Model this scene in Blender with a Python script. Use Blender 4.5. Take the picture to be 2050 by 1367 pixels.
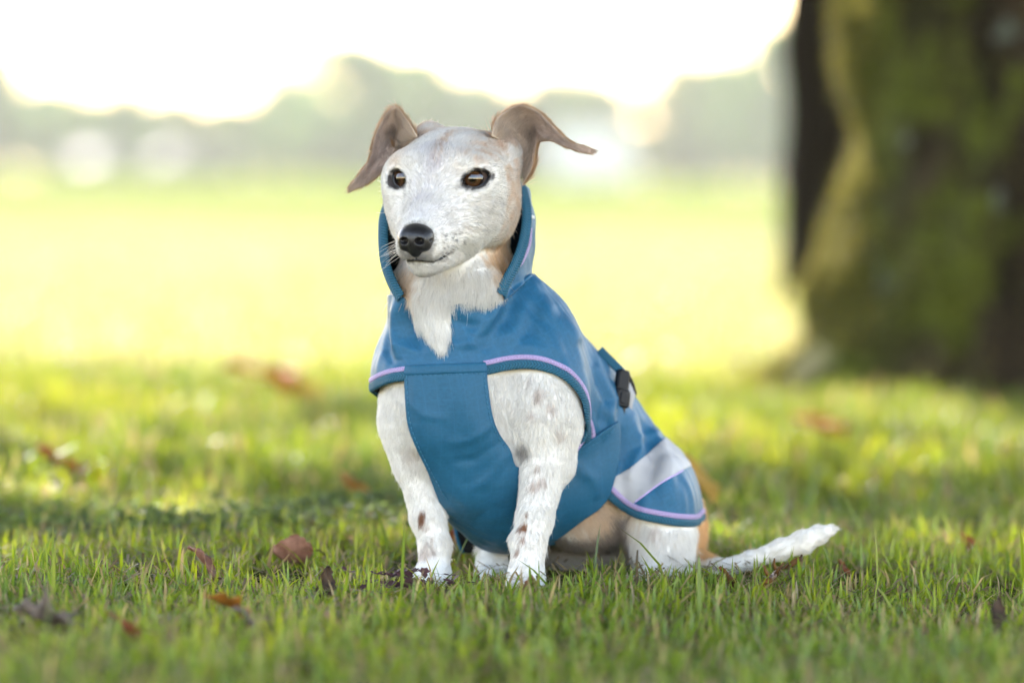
import bpy, math, random, os
import numpy as np
from mathutils import Vector, Matrix
from mathutils.bvhtree import BVHTree

for _o in list(bpy.data.objects):
    bpy.data.objects.remove(_o)
scene = bpy.context.scene
COL = scene.collection
rng = np.random.default_rng(11)
random.seed(11)
R = math.radians

# ------------------------------------------------------------------ camera
FPX = 135.0 / 36.0 * 2050.0            # focal length in photo pixels
DIST = 3.075                           # camera to the dog's front paw (m)
CAM_H = 0.3336
PITCH = math.atan((683.5 - 358.0) / FPX)
ROLL = R(0.9)
cam_pos = np.array([0.0, -DIST, CAM_H])
_fw = np.array([0.0, math.cos(PITCH), -math.sin(PITCH)])
_rt0 = np.array([1.0, 0.0, 0.0])
_up0 = np.array([0.0, math.sin(PITCH), math.cos(PITCH)])
_rt = _rt0 * math.cos(ROLL) + _up0 * math.sin(ROLL)
_up = _up0 * math.cos(ROLL) - _rt0 * math.sin(ROLL)
cam_data = bpy.data.cameras.new('camera')
cam = bpy.data.objects.new('camera', cam_data)
COL.objects.link(cam)
cam.matrix_world = Matrix(((_rt[0], _up[0], -_fw[0], cam_pos[0]),
                           (_rt[1], _up[1], -_fw[1], cam_pos[1]),
                           (_rt[2], _up[2], -_fw[2], cam_pos[2]),
                           (0, 0, 0, 1)))
cam_data.lens = 135.0
cam_data.sensor_width = 36.0
cam_data.clip_start = 0.05
cam_data.clip_end = 3000.0
cam_data.dof.use_dof = True
cam_data.dof.focus_distance = 3.062
cam_data.dof.aperture_fstop = 2.95
scene.camera = cam

# ------------------------------------------------------------------ light
SUN_EL = R(33.0)
SUN_AZ = np.array([-0.28, 0.96])      # horizontal direction towards the sun (behind, to the left)
to_sun = Vector((SUN_AZ[0] * math.cos(SUN_EL), SUN_AZ[1] * math.cos(SUN_EL), math.sin(SUN_EL)))
world = bpy.data.worlds.new('World')
scene.world = world
world.use_nodes = True
wn = world.node_tree.nodes
wl = world.node_tree.links
wn.clear()
w_out = wn.new('ShaderNodeOutputWorld')
w_bg = wn.new('ShaderNodeBackground')
w_sky = wn.new('ShaderNodeTexSky')
w_sky.sky_type = 'NISHITA'
w_sky.sun_disc = False
w_sky.sun_elevation = SUN_EL
w_sky.sun_rotation = math.atan2(SUN_AZ[0], SUN_AZ[1])
w_sky.air_density = 1.6
w_sky.dust_density = 0.3
w_sky.ozone_density = 1.0
w_bg.inputs['Strength'].default_value = 0.15
wl.new(w_sky.outputs[0], w_bg.inputs['Color'])
wl.new(w_bg.outputs[0], w_out.inputs['Surface'])
sun_data = bpy.data.lights.new('sun', 'SUN')
sun_data.energy = 5.0
sun_data.angle = R(0.53)
sun_data.color = (1.0, 0.95, 0.88)
sun = bpy.data.objects.new('sun', sun_data)
COL.objects.link(sun)
sun.rotation_euler = to_sun.to_track_quat('Z', 'Y').to_euler()
sun.location = (-5, 8, 8)
scene.view_settings.view_transform = 'Standard'
scene.view_settings.look = 'None'
scene.view_settings.gamma = 1.0
scene.view_settings.use_curve_mapping = False
scene.view_settings.exposure = 2.66
scene.view_settings.use_white_balance = True
scene.view_settings.white_balance_temperature = 6700.0
scene.view_settings.white_balance_tint = 24.0
scene.cycles.use_denoising = True
scene.cycles.max_bounces = 8
scene.cycles.transparent_max_bounces = 8
scene.cycles.volume_bounces = 0
scene.cycles.sample_clamp_indirect = 6.0
scene.cycles.caustics_reflective = False
scene.cycles.caustics_refractive = False

# ------------------------------------------------------------------ projection helpers (metres)
def ray(px, py):
    d = _fw * FPX + _rt * (px - 1025.0) - _up * (py - 683.5)
    return d / np.linalg.norm(d)

def at(px, py, y):
    """point (m) seen at a photo pixel, at depth y behind the front paw"""
    d = ray(px, py)
    return cam_pos + d * ((y - cam_pos[1]) / d[1])

def ground_at(px, py, z=0.0):
    d = ray(px, py)
    return cam_pos + d * ((z - cam_pos[2]) / d[2])

def P(px, py, y):
    """as at(), but in centimetres; the dog is modelled in centimetres"""
    return at(px, py, y * 0.01) * 100.0

def proj(V):
    """centimetre points to photo pixels"""
    q = np.asarray(V) * 0.01 - cam_pos
    w = q @ _fw
    return 1025.0 + FPX * (q @ _rt) / w, 683.5 - FPX * (q @ _up) / w

# ------------------------------------------------------------------ object helpers
def tag(o, label=None, category=None, group=None, kind=None):
    if label: o['label'] = label
    if category: o['category'] = category
    if group: o['group'] = group
    if kind: o['kind'] = kind
    return o

def empty(name, loc=(0, 0, 0)):
    o = bpy.data.objects.new(name, None)
    o.location = loc
    o.empty_display_size = 0.1
    COL.objects.link(o)
    return o

def mesh_from(name, V, F, mats=(), smooth=True, mat_idx=None, cols=None, col_name='tint', uv=None):
    me = bpy.data.meshes.new(name)
    V = np.asarray(V, dtype=np.float32)
    F = np.asarray(F, dtype=np.int32)
    k = F.shape[1]
    me.vertices.add(len(V)); me.vertices.foreach_set('co', V.ravel())
    me.loops.add(F.size); me.loops.foreach_set('vertex_index', F.ravel())
    me.polygons.add(len(F))
    me.polygons.foreach_set('loop_start', np.arange(0, F.size, k, dtype=np.int32))
    me.polygons.foreach_set('loop_total', np.full(len(F), k, dtype=np.int32))
    me.polygons.foreach_set('use_smooth', np.full(len(F), smooth, dtype=bool))
    for m in mats: me.materials.append(m)
    if mat_idx is not None:
        me.polygons.foreach_set('material_index', np.asarray(mat_idx, dtype=np.int32))
    if cols is not None:
        a = me.color_attributes.new(col_name, 'FLOAT_COLOR', 'POINT')
        c = np.ones((len(V), 4), dtype=np.float32); c[:, :cols.shape[1]] = cols
        a.data.foreach_set('color', c.ravel())
    if uv is not None:
        l = me.uv_layers.new(name='UVMap')
        l.data.foreach_set('uv', np.asarray(uv, dtype=np.float32)[F.ravel()].ravel())
    me.update(calc_edges=True)
    return me

def add_obj(name, me, parent=None):
    o = bpy.data.objects.new(name, me)
    COL.objects.link(o)
    if parent is not None: o.parent = parent
    return o

# ------------------------------------------------------------------ noise (numpy)
class Noise:
    """smooth random field made of many sine waves"""
    def __init__(self, seed, scale, n=10):
        r = np.random.default_rng(seed)
        d = r.normal(size=(n, 3)); d /= np.linalg.norm(d, axis=1)[:, None]
        self.k = d * (2 * np.pi / scale) * r.uniform(0.5, 1.6, n)[:, None]
        self.p = r.uniform(0, 2 * np.pi, n)
        self.n = n
    def __call__(self, V):
        s = np.zeros(len(V))
        for k, p in zip(self.k, self.p):
            s += np.sin(V @ k + p)
        return s / math.sqrt(self.n / 2.0)

def catmull(pts, n, closed=False):
    pts = np.asarray(pts, dtype=float)
    m = len(pts)
    if closed:
        Q = np.vstack([pts[-1], pts, pts[0], pts[1]]); segs = m
    else:
        Q = np.vstack([2 * pts[0] - pts[1], pts, 2 * pts[-1] - pts[-2]]); segs = m - 1
    u = np.linspace(0, segs, n, endpoint=not closed)
    i = np.minimum(u.astype(int), segs - 1); t = (u - i)[:, None]
    a, b, c, d = Q[i], Q[i + 1], Q[i + 2], Q[i + 3]
    return 0.5 * (2 * b + (c - a) * t + (2 * a - 5 * b + 4 * c - d) * t ** 2 + (3 * b - a - 3 * c + d) * t ** 3)

def resample(pts, n):
    pts = np.asarray(pts, float)
    s = np.r_[0, np.cumsum(np.linalg.norm(np.diff(pts, axis=0), axis=1))]
    u = np.linspace(0, s[-1], n)
    return np.stack([np.interp(u, s, pts[:, k]) for k in range(pts.shape[1])], 1)

def tube(pts, rad, sides=6, cap=True):
    """tapered tube along points; returns V, F (quads)"""
    pts = np.asarray(pts, float); n = len(pts)
    rad = np.broadcast_to(np.asarray(rad, float), (n,))
    T = np.gradient(pts, axis=0); T /= np.linalg.norm(T, axis=1)[:, None] + 1e-9
    ref = np.array([0.31, 0.22, 0.92])
    A = np.cross(T, ref); A /= np.linalg.norm(A, axis=1)[:, None] + 1e-9
    B = np.cross(T, A)
    th = np.linspace(0, 2 * np.pi, sides, endpoint=False)
    V = pts[:, None] + rad[:, None, None] * (np.cos(th)[None, :, None] * A[:, None] + np.sin(th)[None, :, None] * B[:, None])
    V = V.reshape(-1, 3)
    i, j = np.meshgrid(np.arange(n - 1), np.arange(sides), indexing='ij')
    a = i * sides + j; b = i * sides + (j + 1) % sides
    F = np.stack([a, b, b + sides, a + sides], -1).reshape(-1, 4)
    if cap:
        V = np.vstack([V, pts[0], pts[-1]])
        c0, c1 = len(V) - 2, len(V) - 1
        j = np.arange(sides)
        F0 = np.stack([np.full(sides, c0), (j + 1) % sides, j, np.full(sides, c0)], 1)
        o = (n - 1) * sides
        F1 = np.stack([np.full(sides, c1), o + j, o + (j + 1) % sides, np.full(sides, c1)], 1)
        # degenerate quads are avoided: make them triangles through a split list
        return V, F, np.vstack([F0[:, :3], F1[:, :3]])
    return V, F, np.zeros((0, 3), int)

def tris(F):
    F = np.asarray(F)
    return F if F.shape[1] == 3 else np.vstack([F[:, [0, 1, 2]], F[:, [0, 2, 3]]])

def tube_tris(pts, rad, sides=6):
    V, F, C = tube(pts, rad, sides)
    return V, np.vstack([tris(F), C])

def merge(parts):
    Vs, Fs, o = [], [], 0
    for V, F in parts:
        Vs.append(V); Fs.append(np.asarray(F) + o); o += len(V)
    return np.vstack(Vs), np.vstack(Fs)

# ------------------------------------------------------------------ materials
def new_mat(name):
    m = bpy.data.materials.new(name); m.use_nodes = True
    nt = m.node_tree; nt.nodes.clear()
    out = nt.nodes.new('ShaderNodeOutputMaterial')
    return m, nt, out

def N(nt, kind, **kw):
    n = nt.nodes.new(kind)
    for k, v in kw.items():
        if k.startswith('i_'):
            key = k[2:].replace('_', ' ')
            n.inputs[key].default_value = v
        else:
            setattr(n, k, v)
    return n

def principled(name, color, rough=0.6, spec=0.5, **kw):
    m, nt, out = new_mat(name)
    b = N(nt, 'ShaderNodeBsdfPrincipled')
    b.inputs['Base Color'].default_value = (*color, 1)
    b.inputs['Roughness'].default_value = rough
    b.inputs['Specular IOR Level'].default_value = spec
    for k, v in kw.items(): b.inputs[k].default_value = v
    nt.links.new(b.outputs[0], out.inputs['Surface'])
    return m, nt, b

def ramp(nt, fac, stops):
    r = N(nt, 'ShaderNodeValToRGB')
    e = r.color_ramp.elements
    while len(e) < len(stops): e.new(0.5)
    for i, (p, c) in enumerate(stops):
        e[i].position = p; e[i].color = (*c, 1)
    nt.links.new(fac, r.inputs['Fac'])
    return r

def noise_tex(nt, scale, detail=4.0, rough=0.55, vec=None):
    n = N(nt, 'ShaderNodeTexNoise')
    n.inputs['Scale'].default_value = scale
    n.inputs['Detail'].default_value = detail
    n.inputs['Roughness'].default_value = rough
    if vec is not None: nt.links.new(vec, n.inputs['Vector'])
    return n

def bump(nt, height, strength, dist, bsdf):
    b = N(nt, 'ShaderNodeBump')
    b.inputs['Strength'].default_value = strength
    b.inputs['Distance'].default_value = dist
    nt.links.new(height, b.inputs['Height'])
    nt.links.new(b.outputs[0], bsdf.inputs['Normal'])
    return b

def leafy_mat(name, attr='tint', trans=0.45, gloss=0.06, rough=0.45, mult=1.0):
    """thin leaf or blade: colour from an attribute, light also passes through"""
    m, nt, out = new_mat(name)
    a = N(nt, 'ShaderNodeAttribute', attribute_name=attr)
    d = N(nt, 'ShaderNodeBsdfDiffuse')
    t = N(nt, 'ShaderNodeBsdfTranslucent')
    hs = N(nt, 'ShaderNodeHueSaturation')
    hs.inputs['Hue'].default_value = 0.485
    hs.inputs['Saturation'].default_value = 1.1
    hs.inputs['Value'].default_value = 1.25 * mult
    nt.links.new(a.outputs['Color'], d.inputs['Color'])
    nt.links.new(a.outputs['Color'], hs.inputs['Color'])
    nt.links.new(hs.outputs[0], t.inputs['Color'])
    mx = N(nt, 'ShaderNodeMixShader'); mx.inputs[0].default_value = trans
    nt.links.new(d.outputs[0], mx.inputs[1]); nt.links.new(t.outputs[0], mx.inputs[2])
    g = N(nt, 'ShaderNodeBsdfGlossy'); g.inputs['Roughness'].default_value = rough
    g.inputs['Color'].default_value = (0.9, 0.95, 1, 1)
    mx2 = N(nt, 'ShaderNodeMixShader'); mx2.inputs[0].default_value = gloss
    nt.links.new(mx.outputs[0], mx2.inputs[1]); nt.links.new(g.outputs[0], mx2.inputs[2])
    nt.links.new(mx2.outputs[0], out.inputs['Surface'])
    return m
# ================================================================== THE SETTING
# ------------------------------------------------------------------ ground
def ground_height(x, y):
    """gentle unevenness of the lawn (m)"""
    return 0.006 * np.sin(x * 5.1 + 1.3) * np.sin(y * 4.3 + .4) + 0.004 * np.sin(x * 11.0 - y * 7.0)

m_ground, nt, b = principled('lawn_soil', (0.1, 0.1, 0.04), 1.0, 0.0)
tc = N(nt, 'ShaderNodeTexCoord')
n1 = noise_tex(nt, 45.0, 6, 0.65, tc.outputs['Object'])
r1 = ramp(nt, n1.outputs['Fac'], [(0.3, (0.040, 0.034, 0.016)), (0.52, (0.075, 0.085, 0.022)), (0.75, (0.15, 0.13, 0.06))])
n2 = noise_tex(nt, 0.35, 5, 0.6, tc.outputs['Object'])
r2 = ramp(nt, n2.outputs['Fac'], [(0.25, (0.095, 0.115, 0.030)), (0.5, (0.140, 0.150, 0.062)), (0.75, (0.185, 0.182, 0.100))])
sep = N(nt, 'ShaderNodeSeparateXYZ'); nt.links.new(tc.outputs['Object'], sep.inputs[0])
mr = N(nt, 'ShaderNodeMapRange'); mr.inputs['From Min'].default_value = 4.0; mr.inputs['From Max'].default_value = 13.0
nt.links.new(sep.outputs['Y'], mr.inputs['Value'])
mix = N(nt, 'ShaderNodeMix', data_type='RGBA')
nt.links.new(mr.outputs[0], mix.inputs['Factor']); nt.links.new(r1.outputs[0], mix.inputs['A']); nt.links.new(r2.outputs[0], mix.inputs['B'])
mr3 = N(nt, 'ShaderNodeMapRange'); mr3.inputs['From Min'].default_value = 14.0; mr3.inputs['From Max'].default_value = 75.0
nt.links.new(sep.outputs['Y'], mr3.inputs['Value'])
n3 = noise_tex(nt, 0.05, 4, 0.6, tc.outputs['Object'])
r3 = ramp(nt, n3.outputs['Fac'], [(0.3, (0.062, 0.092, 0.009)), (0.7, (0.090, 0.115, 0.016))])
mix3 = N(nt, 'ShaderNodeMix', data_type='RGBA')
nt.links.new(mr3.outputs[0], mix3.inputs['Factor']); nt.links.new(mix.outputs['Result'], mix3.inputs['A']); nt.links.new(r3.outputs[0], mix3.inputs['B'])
nt.links.new(mix3.outputs['Result'], b.inputs['Base Color'])
bump(nt, n1.outputs['Fac'], 0.6, 0.02, b)

def build_ground():
    xs = np.concatenate([-np.geomspace(600, 2.2, 26), np.linspace(-2, 2, 60), np.geomspace(2.2, 600, 26)])
    ys = np.concatenate([-np.geomspace(200, 4.2, 14), np.linspace(-4, 6, 130), np.geomspace(6.3, 1400, 40)])
    X, Y = np.meshgrid(xs, ys, indexing='ij')
    near = np.clip(1.5 - np.hypot(X, Y) / 9.0, 0, 1)
    Z = ground_height(X, Y) * near
    V = np.stack([X, Y, Z], -1).reshape(-1, 3)
    ny = len(ys)
    i, j = np.meshgrid(np.arange(len(xs) - 1), np.arange(ny - 1), indexing='ij')
    a = i * ny + j
    F = np.stack([a, a + ny, a + ny + 1, a + 1], -1).reshape(-1, 4)
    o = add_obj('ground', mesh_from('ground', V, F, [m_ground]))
    tag(o, 'sunlit grassy park ground stretching back to the distant trees', 'ground', kind='structure')
build_ground()

# ------------------------------------------------------------------ leaf clouds for crowns
def leaf_quads(C, size, rngl, flat=0.0):
    """random quads (leaf sprays) at the points C"""
    n = len(C)
    a = rngl.normal(size=(n, 3)); a[:, 2] *= (1 - flat)
    a /= np.linalg.norm(a, axis=1)[:, None]
    b_ = rngl.normal(size=(n, 3)); b_[:, 2] *= (1 - flat)
    b_ -= a * np.sum(a * b_, 1)[:, None]; b_ /= np.linalg.norm(b_, axis=1)[:, None]
    s = (size * rngl.uniform(0.6, 1.4, n))[:, None]
    w = s * 0.55
    V = np.stack([C - a * s, C + b_ * w - a * s * .1, C + a * s, C - b_ * w - a * s * .1], 1).reshape(-1, 3)
    F = np.arange(n * 4).reshape(n, 4)
    return V, F

m_far_leaf = leafy_mat('distant_foliage', trans=0.5, gloss=0.03)
m_far_bark, _, _ = principled('distant_bark', (0.09, 0.075, 0.055), 0.9, 0.1)

def far_tree(px, top, half, dist, label, tone, seed, conical=False, lowest=0.02):
    r = np.random.default_rng(seed)
    base = ground_at(px, 359.0 + (CAM_H / dist) * FPX + 0.0)
    base = np.array([ray(px, 358.0)[0] / ray(px, 358.0)[1] * (dist + DIST), dist, 0.0])
    sc = (dist + DIST) / FPX
    H = (362.0 + (px - 1025) * 0.0157 - top) * 1.20 * sc
    W = half * sc
    root = empty('distant_tree', base)
    tag(root, label, 'tree', 'trees along the far edge of the field')
    # trunk with a few limbs
    parts = [tube_tris(np.array([[0, 0, -.2], [.05 * W, 0, H * .25], [0, .05 * W, H * .5], [.02 * W, 0, H * .85]]), [W * .085, W * .065, W * .045, W * .01], 8)]
    for k in range(6):
        a = r.uniform(0, 6.28); z0 = r.uniform(.2, .5) * H
        parts.append(tube_tris(np.array([[0, 0, z0], [math.cos(a) * W * .3, math.sin(a) * W * .3, z0 + H * .15], [math.cos(a) * W * .6, math.sin(a) * W * .6, z0 + H * .22]]), [W * .04, W * .025, W * .008], 5))
    V, F = merge(parts)
    add_obj('trunk', mesh_from('trunk', V, F, [m_far_bark]), root)
    # crown: lobes filled with leaf sprays
    nl = 22
    C = []
    for k in range(nl):
        t = r.uniform(0, 1); a = r.uniform(0, 6.28)
        if conical:
            zz = H * (lowest + (0.97 - lowest) * t); rad = W * (1 - t) * .8 + .05 * W; lr = W * (.28 * (1 - t) + .10)
        else:
            zz = H * (lowest + .08 + (.80 - lowest) * t); rad = W * .75 * math.sqrt(max(0.03, 1 - (2 * t - .75) ** 2 / 1.6)) * r.uniform(.3, 1); lr = W * r.uniform(.28, .45)
        c = np.array([math.cos(a) * rad, math.sin(a) * rad, zz])
        n = 330
        d = r.normal(size=(n, 3)); d /= np.linalg.norm(d, axis=1)[:, None] ** .5
        C.append(c + d * lr * r.uniform(.35, .85, n)[:, None] * np.array([1, 1, min(1.0, .38 * H / W + .25)]))
    C = np.vstack(C); C = C[(C[:, 2] > H * lowest) & (C[:, 2] < H * 1.0)]
    V, F = leaf_quads(C, W * .095, r)
    col = np.array(tone) * r.uniform(.7, 1.35, len(C))[:, None] * (1 + r.normal(0, .06, (len(C), 3)))
    add_obj('crown', mesh_from('crown', V, F, [m_far_leaf], smooth=False, cols=np.repeat(np.clip(col, 0.01, 1), 4, 0)), root)

DG, MG, YG, PG = (0.050, 0.115, 0.030), (0.072, 0.150, 0.034), (0.120, 0.165, 0.040), (0.090, 0.155, 0.050)
far_list = [
    (-40, 125, 120, 226, 'tall distant tree at the far left edge of the picture', MG, False),
    (110, 185, 105, 232, 'low rounded distant tree, second from the left edge', DG, False),
    (245, 188, 100, 224, 'distant tree above the leftmost pale car', MG, False),
    (365, 203, 85, 236, 'distant tree above the silver car on the left', YG, False),
    (465, 215, 80, 240, 'lowest distant tree in the gap left of the big round one', YG, False),
    (570, 160, 110, 228, 'distant tree on the left shoulder of the big round tree', DG, False),
    (700, 112, 150, 222, 'biggest rounded distant tree, just left of the dog\'s ear', MG, False),
    (830, 138, 120, 230, 'distant tree directly behind the dog\'s forehead', DG, False),
    (940, 165, 105, 238, 'low distant tree between the dog\'s ears', MG, False),
    (1075, 165, 100, 236, 'pale low distant tree behind the dog\'s outstretched ear', PG, False),
    (1185, 165, 95, 242, 'faint low distant tree above the white van', PG, False),
    (1268, 120, 42, 226, 'narrow pointed distant tree right of the white van', YG, True),
    (1345, 140, 95, 234, 'yellowish distant tree right of the narrow pointed one', YG, False),
    (1445, 135, 95, 229, 'distant tree left of the one beside the dark trunk', PG, False),
    (1545, 78, 105, 224, 'tall distant tree beside the dark trunk', MG, False),
]
for i, a in enumerate(far_list):
    far_tree(*a[:6], seed=100 + i, conical=a[6])

# low hedge closing the field under the trees
def build_hedge():
    r = np.random.default_rng(5)
    for k, (x0, x1, lab) in enumerate([(-90, 470, 'dark distant hedge left of the big round tree'), (480, 1000, 'dark distant hedge behind the dog\'s head'), (1010, 1680, 'dark distant hedge between dog and dark trunk')]):
        dist = 243.0
        xa = (x0 - 1025) / FPX * (dist + DIST); xb = (x1 - 1025) / FPX * (dist + DIST)
        n = 6500
        C = np.stack([r.uniform(xa, xb, n), r.uniform(-1.2, 1.2, n), r.uniform(0.1, 1, n) ** .8], 1)
        C[:, 2] *= 4.0 + .8 * np.sin(C[:, 0] * .31 + k) + .6 * np.sin(C[:, 0] * .9)
        C[:, 0] -= (xa + xb) / 2
        V, F = leaf_quads(C, .55, r)
        col = np.array(DG) * r.uniform(.8, 1.4, n)[:, None]
        o = add_obj('hedge', mesh_from('hedge', V, F, [m_far_leaf], smooth=False, cols=np.repeat(col, 4, 0)))
        o.location = ((xa + xb) / 2, dist, 0)
        tag(o, lab, 'hedge', 'hedges along the far edge of the field')
build_hedge()

# ------------------------------------------------------------------ pale vehicles at the far edge
m_white, _, _ = principled('white_paint', (0.42, 0.42, 0.42), 0.55, 0.2)
m_silver, _, _ = principled('silver_paint', (0.06, 0.062, 0.065), 0.6, 0.15)
m_glass, _, _ = principled('vehicle_glass', (0.08, 0.09, 0.10), 0.3, 0.3)
m_tyre, _, _ = principled('tyre_rubber', (0.02, 0.02, 0.02), 0.8, 0.3)

def prism(profile, width):
    """side profile (y-z plane list of (x,z)) extruded to a width with bevelled flanks"""
    p = np.array(profile, float); n = len(p); c = p.mean(0)
    rings = []
    for yy, s in ((-width / 2, .94), (-width / 2 + .08, 1), (width / 2 - .08, 1), (width / 2, .94)):
        q = c + (p - c) * s
        rings.append(np.stack([q[:, 0], np.full(n, yy), q[:, 1]], 1))
    V = np.vstack(rings); F = []
    for k in range(3):
        for i in range(n):
            j = (i + 1) % n
            F += [(k * n + i, k * n + j, (k + 1) * n + j), (k * n + i, (k + 1) * n + j, (k + 1) * n + i)]
    for i in range(1, n - 1):
        F += [(0, i + 1, i), (3 * n, 3 * n + i, 3 * n + i + 1)]
    return V, np.array(F)

def vehicle(name, label, cat, px, dist, rz, mat, van=False):
    root = empty(name, (ray(px, 358)[0] / ray(px, 358)[1] * (dist + DIST), dist, 0))
    root.rotation_euler.z = rz
    tag(root, label, cat, 'pale vehicles parked at the far edge of the field')
    if van:
        prof = [(-2.4, .35), (2.4, .35), (2.45, .95), (1.9, 1.25), (1.25, 2.2), (.9, 2.35), (-2.35, 2.35), (-2.42, 1.2)]; w = 1.95
        win = [(1.25, 1.3), (1.78, 1.3), (1.22, 2.0), (.6, 2.0), (.6, 1.3)]
    else:
        prof = [(-2.1, .3), (2.1, .3), (2.15, .7), (1.2, .92), (.5, 1.42), (-1.0, 1.46), (-1.75, 1.0), (-2.15, .92)]; w = 1.75
        win = [(1.0, .95), (.45, 1.36), (-.95, 1.38), (-1.55, .98)]
    V, F = prism(prof, w); add_obj('body', mesh_from('body', V, F, [mat], smooth=False), root)
    for s in (-1, 1):
        p = np.array(win); V = np.stack([p[:, 0], np.full(len(p), s * (w / 2 + .006)), p[:, 1]], 1)
        V = np.vstack([V, V + [0, s * -.02, 0]]); n = len(p)
        F = [(0, i, i + 1) for i in range(1, n - 1)] + [(n, n + i + 1, n + i) for i in range(1, n - 1)]
        for i in range(n):
            j = (i + 1) % n; F += [(i, n + i, j), (j, n + i, n + j)]
        add_obj('side_window', mesh_from('side_window', V, np.array(F), [m_glass], smooth=False), root)
    for x in (-1.35, 1.35):
        for s in (-1, 1):
            th = np.linspace(0, 2 * np.pi, 17)[:-1]
            ring = lambda rr, yy: np.stack([x + rr * np.cos(th), np.full(16, yy), .33 + rr * np.sin(th)], 1)
            y0 = s * w / 2
            V = np.vstack([ring(.2, y0 + .01 * s), ring(.33, y0 + .02 * s), ring(.33, y0 - .2 * s), [[x, y0, .33]]])
            F = []
            for i in range(16):
                j = (i + 1) % 16
                F += [(48, i, j), (i, 16 + i, j), (j, 16 + i, 16 + j), (16 + i, 32 + i, 16 + j), (16 + j, 32 + i, 32 + j)]
            add_obj('wheel', mesh_from('wheel', V, np.array(F), [m_tyre], smooth=False), root)

vehicle('parked_van', 'blurred white van far behind the dog\'s outstretched ear', 'van', 1190, 155, R(90 - 25), m_white, van=True)
vehicle('parked_car', 'blurred pale silver car at the far field edge, nearer the dog', 'car', 385, 185, R(20), m_silver)
vehicle('parked_car', 'blurred pale car at the far field edge, leftmost vehicle', 'car', 205, 215, R(60), m_silver)

# ------------------------------------------------------------------ mossy tree on the right
m_bark, nt, b = principled('mossy_bark', (0.08, 0.065, 0.045), 0.95, 0.15)
tc = N(nt, 'ShaderNodeTexCoord')
mp = N(nt, 'ShaderNodeMapping'); mp.inputs['Scale'].default_value = (1, 1, 0.45)
nt.links.new(tc.outputs['Object'], mp.inputs[0])
nb = noise_tex(nt, 9.0, 8, 0.65, mp.outputs[0])
rb = ramp(nt, nb.outputs['Fac'], [(0.3, (0.008, 0.006, 0.004)), (0.5, (0.024, 0.017, 0.010)), (0.68, (0.055, 0.039, 0.024)), (0.8, (0.075, 0.055, 0.038))])
nm = noise_tex(nt, 5.5, 6, 0.7, tc.outputs['Object'])
rm = ramp(nt, nm.outputs['Fac'], [(0.50, (0, 0, 0)), (0.62, (1, 1, 1))])
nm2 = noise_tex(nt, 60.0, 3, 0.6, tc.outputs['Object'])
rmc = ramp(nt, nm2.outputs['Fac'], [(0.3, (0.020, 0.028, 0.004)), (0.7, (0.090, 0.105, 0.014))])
# moss colour thickened on the left, painting the sunlit rim into the bark
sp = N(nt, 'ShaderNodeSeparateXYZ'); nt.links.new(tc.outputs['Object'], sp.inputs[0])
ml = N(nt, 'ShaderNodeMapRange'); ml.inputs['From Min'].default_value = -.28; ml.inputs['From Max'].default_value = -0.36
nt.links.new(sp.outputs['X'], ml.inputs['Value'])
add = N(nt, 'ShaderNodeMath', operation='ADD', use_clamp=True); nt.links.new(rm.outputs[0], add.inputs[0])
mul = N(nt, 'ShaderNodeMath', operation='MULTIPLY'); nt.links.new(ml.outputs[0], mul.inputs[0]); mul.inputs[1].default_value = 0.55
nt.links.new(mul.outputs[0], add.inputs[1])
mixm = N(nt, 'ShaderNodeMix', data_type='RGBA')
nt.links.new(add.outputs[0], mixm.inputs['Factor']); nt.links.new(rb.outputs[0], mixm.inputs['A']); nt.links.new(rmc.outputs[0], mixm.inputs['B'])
nl = noise_tex(nt, 13.0, 2, 0.5, tc.outputs['Object'])
rl = ramp(nt, nl.outputs['Fac'], [(0.70, (0, 0, 0)), (0.74, (1, 1, 1))])
mixl = N(nt, 'ShaderNodeMix', data_type='RGBA'); mixl.inputs['B'].default_value = (0.10, 0.115, 0.095, 1)
nt.links.new(rl.outputs[0], mixl.inputs['Factor']); nt.links.new(mixm.outputs['Result'], mixl.inputs['A'])
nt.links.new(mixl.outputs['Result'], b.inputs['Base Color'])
bump(nt, nb.outputs['Fac'], 0.8, 0.03, b)
m_dark_bark, _, _ = principled('dark_bark', (0.010, 0.008, 0.006), 1.0, 0.0)
m_moss = leafy_mat('moss_tufts', trans=0.35, gloss=0.02)
m_canopy = leafy_mat('canopy_leaves', trans=0.45, gloss=0.04)

def trunk_mesh(name, mat, H, rad, flare, lobes, seed, nz=150, nth=160, rough=1.0):
    th = np.linspace(0, 2 * np.pi, nth, endpoint=False)
    z = np.linspace(0, 1, nz) ** 1.5 * (H + .1) - .1
    TH, Z = np.meshgrid(th, z, indexing='xy')
    fl = np.zeros_like(TH)
    for (ang, amp, wid) in lobes:
        d = np.angle(np.exp(1j * (TH - ang)))
        fl += amp * np.exp(-(d / wid) ** 2)
    r_ = rad * (1 - 0.045 * Z) + (flare + fl) * np.exp(-np.clip(Z, 0, None) / .09)
    V = np.stack([r_ * np.cos(TH), r_ * np.sin(TH), Z], -1).reshape(-1, 3)
    n1, n2, n3 = Noise(seed, .5), Noise(seed + 1, .16), Noise(seed + 2, .055)
    S = V * [1, 1, .4]
    d = .008 * n1(V) + .012 * n2(S) + .006 * n3(S)
    nrm = np.stack([np.cos(TH), np.sin(TH), 0 * TH], -1).reshape(-1, 3)
    V = V + nrm * d[:, None] * rough
    i, j = np.meshgrid(np.arange(nz - 1), np.arange(nth), indexing='ij')
    a = i * nth + j; b2 = i * nth + (j + 1) % nth
    F = np.stack([a, b2, b2 + nth, a + nth], -1).reshape(-1, 4)
    return V, F, nrm

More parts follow.
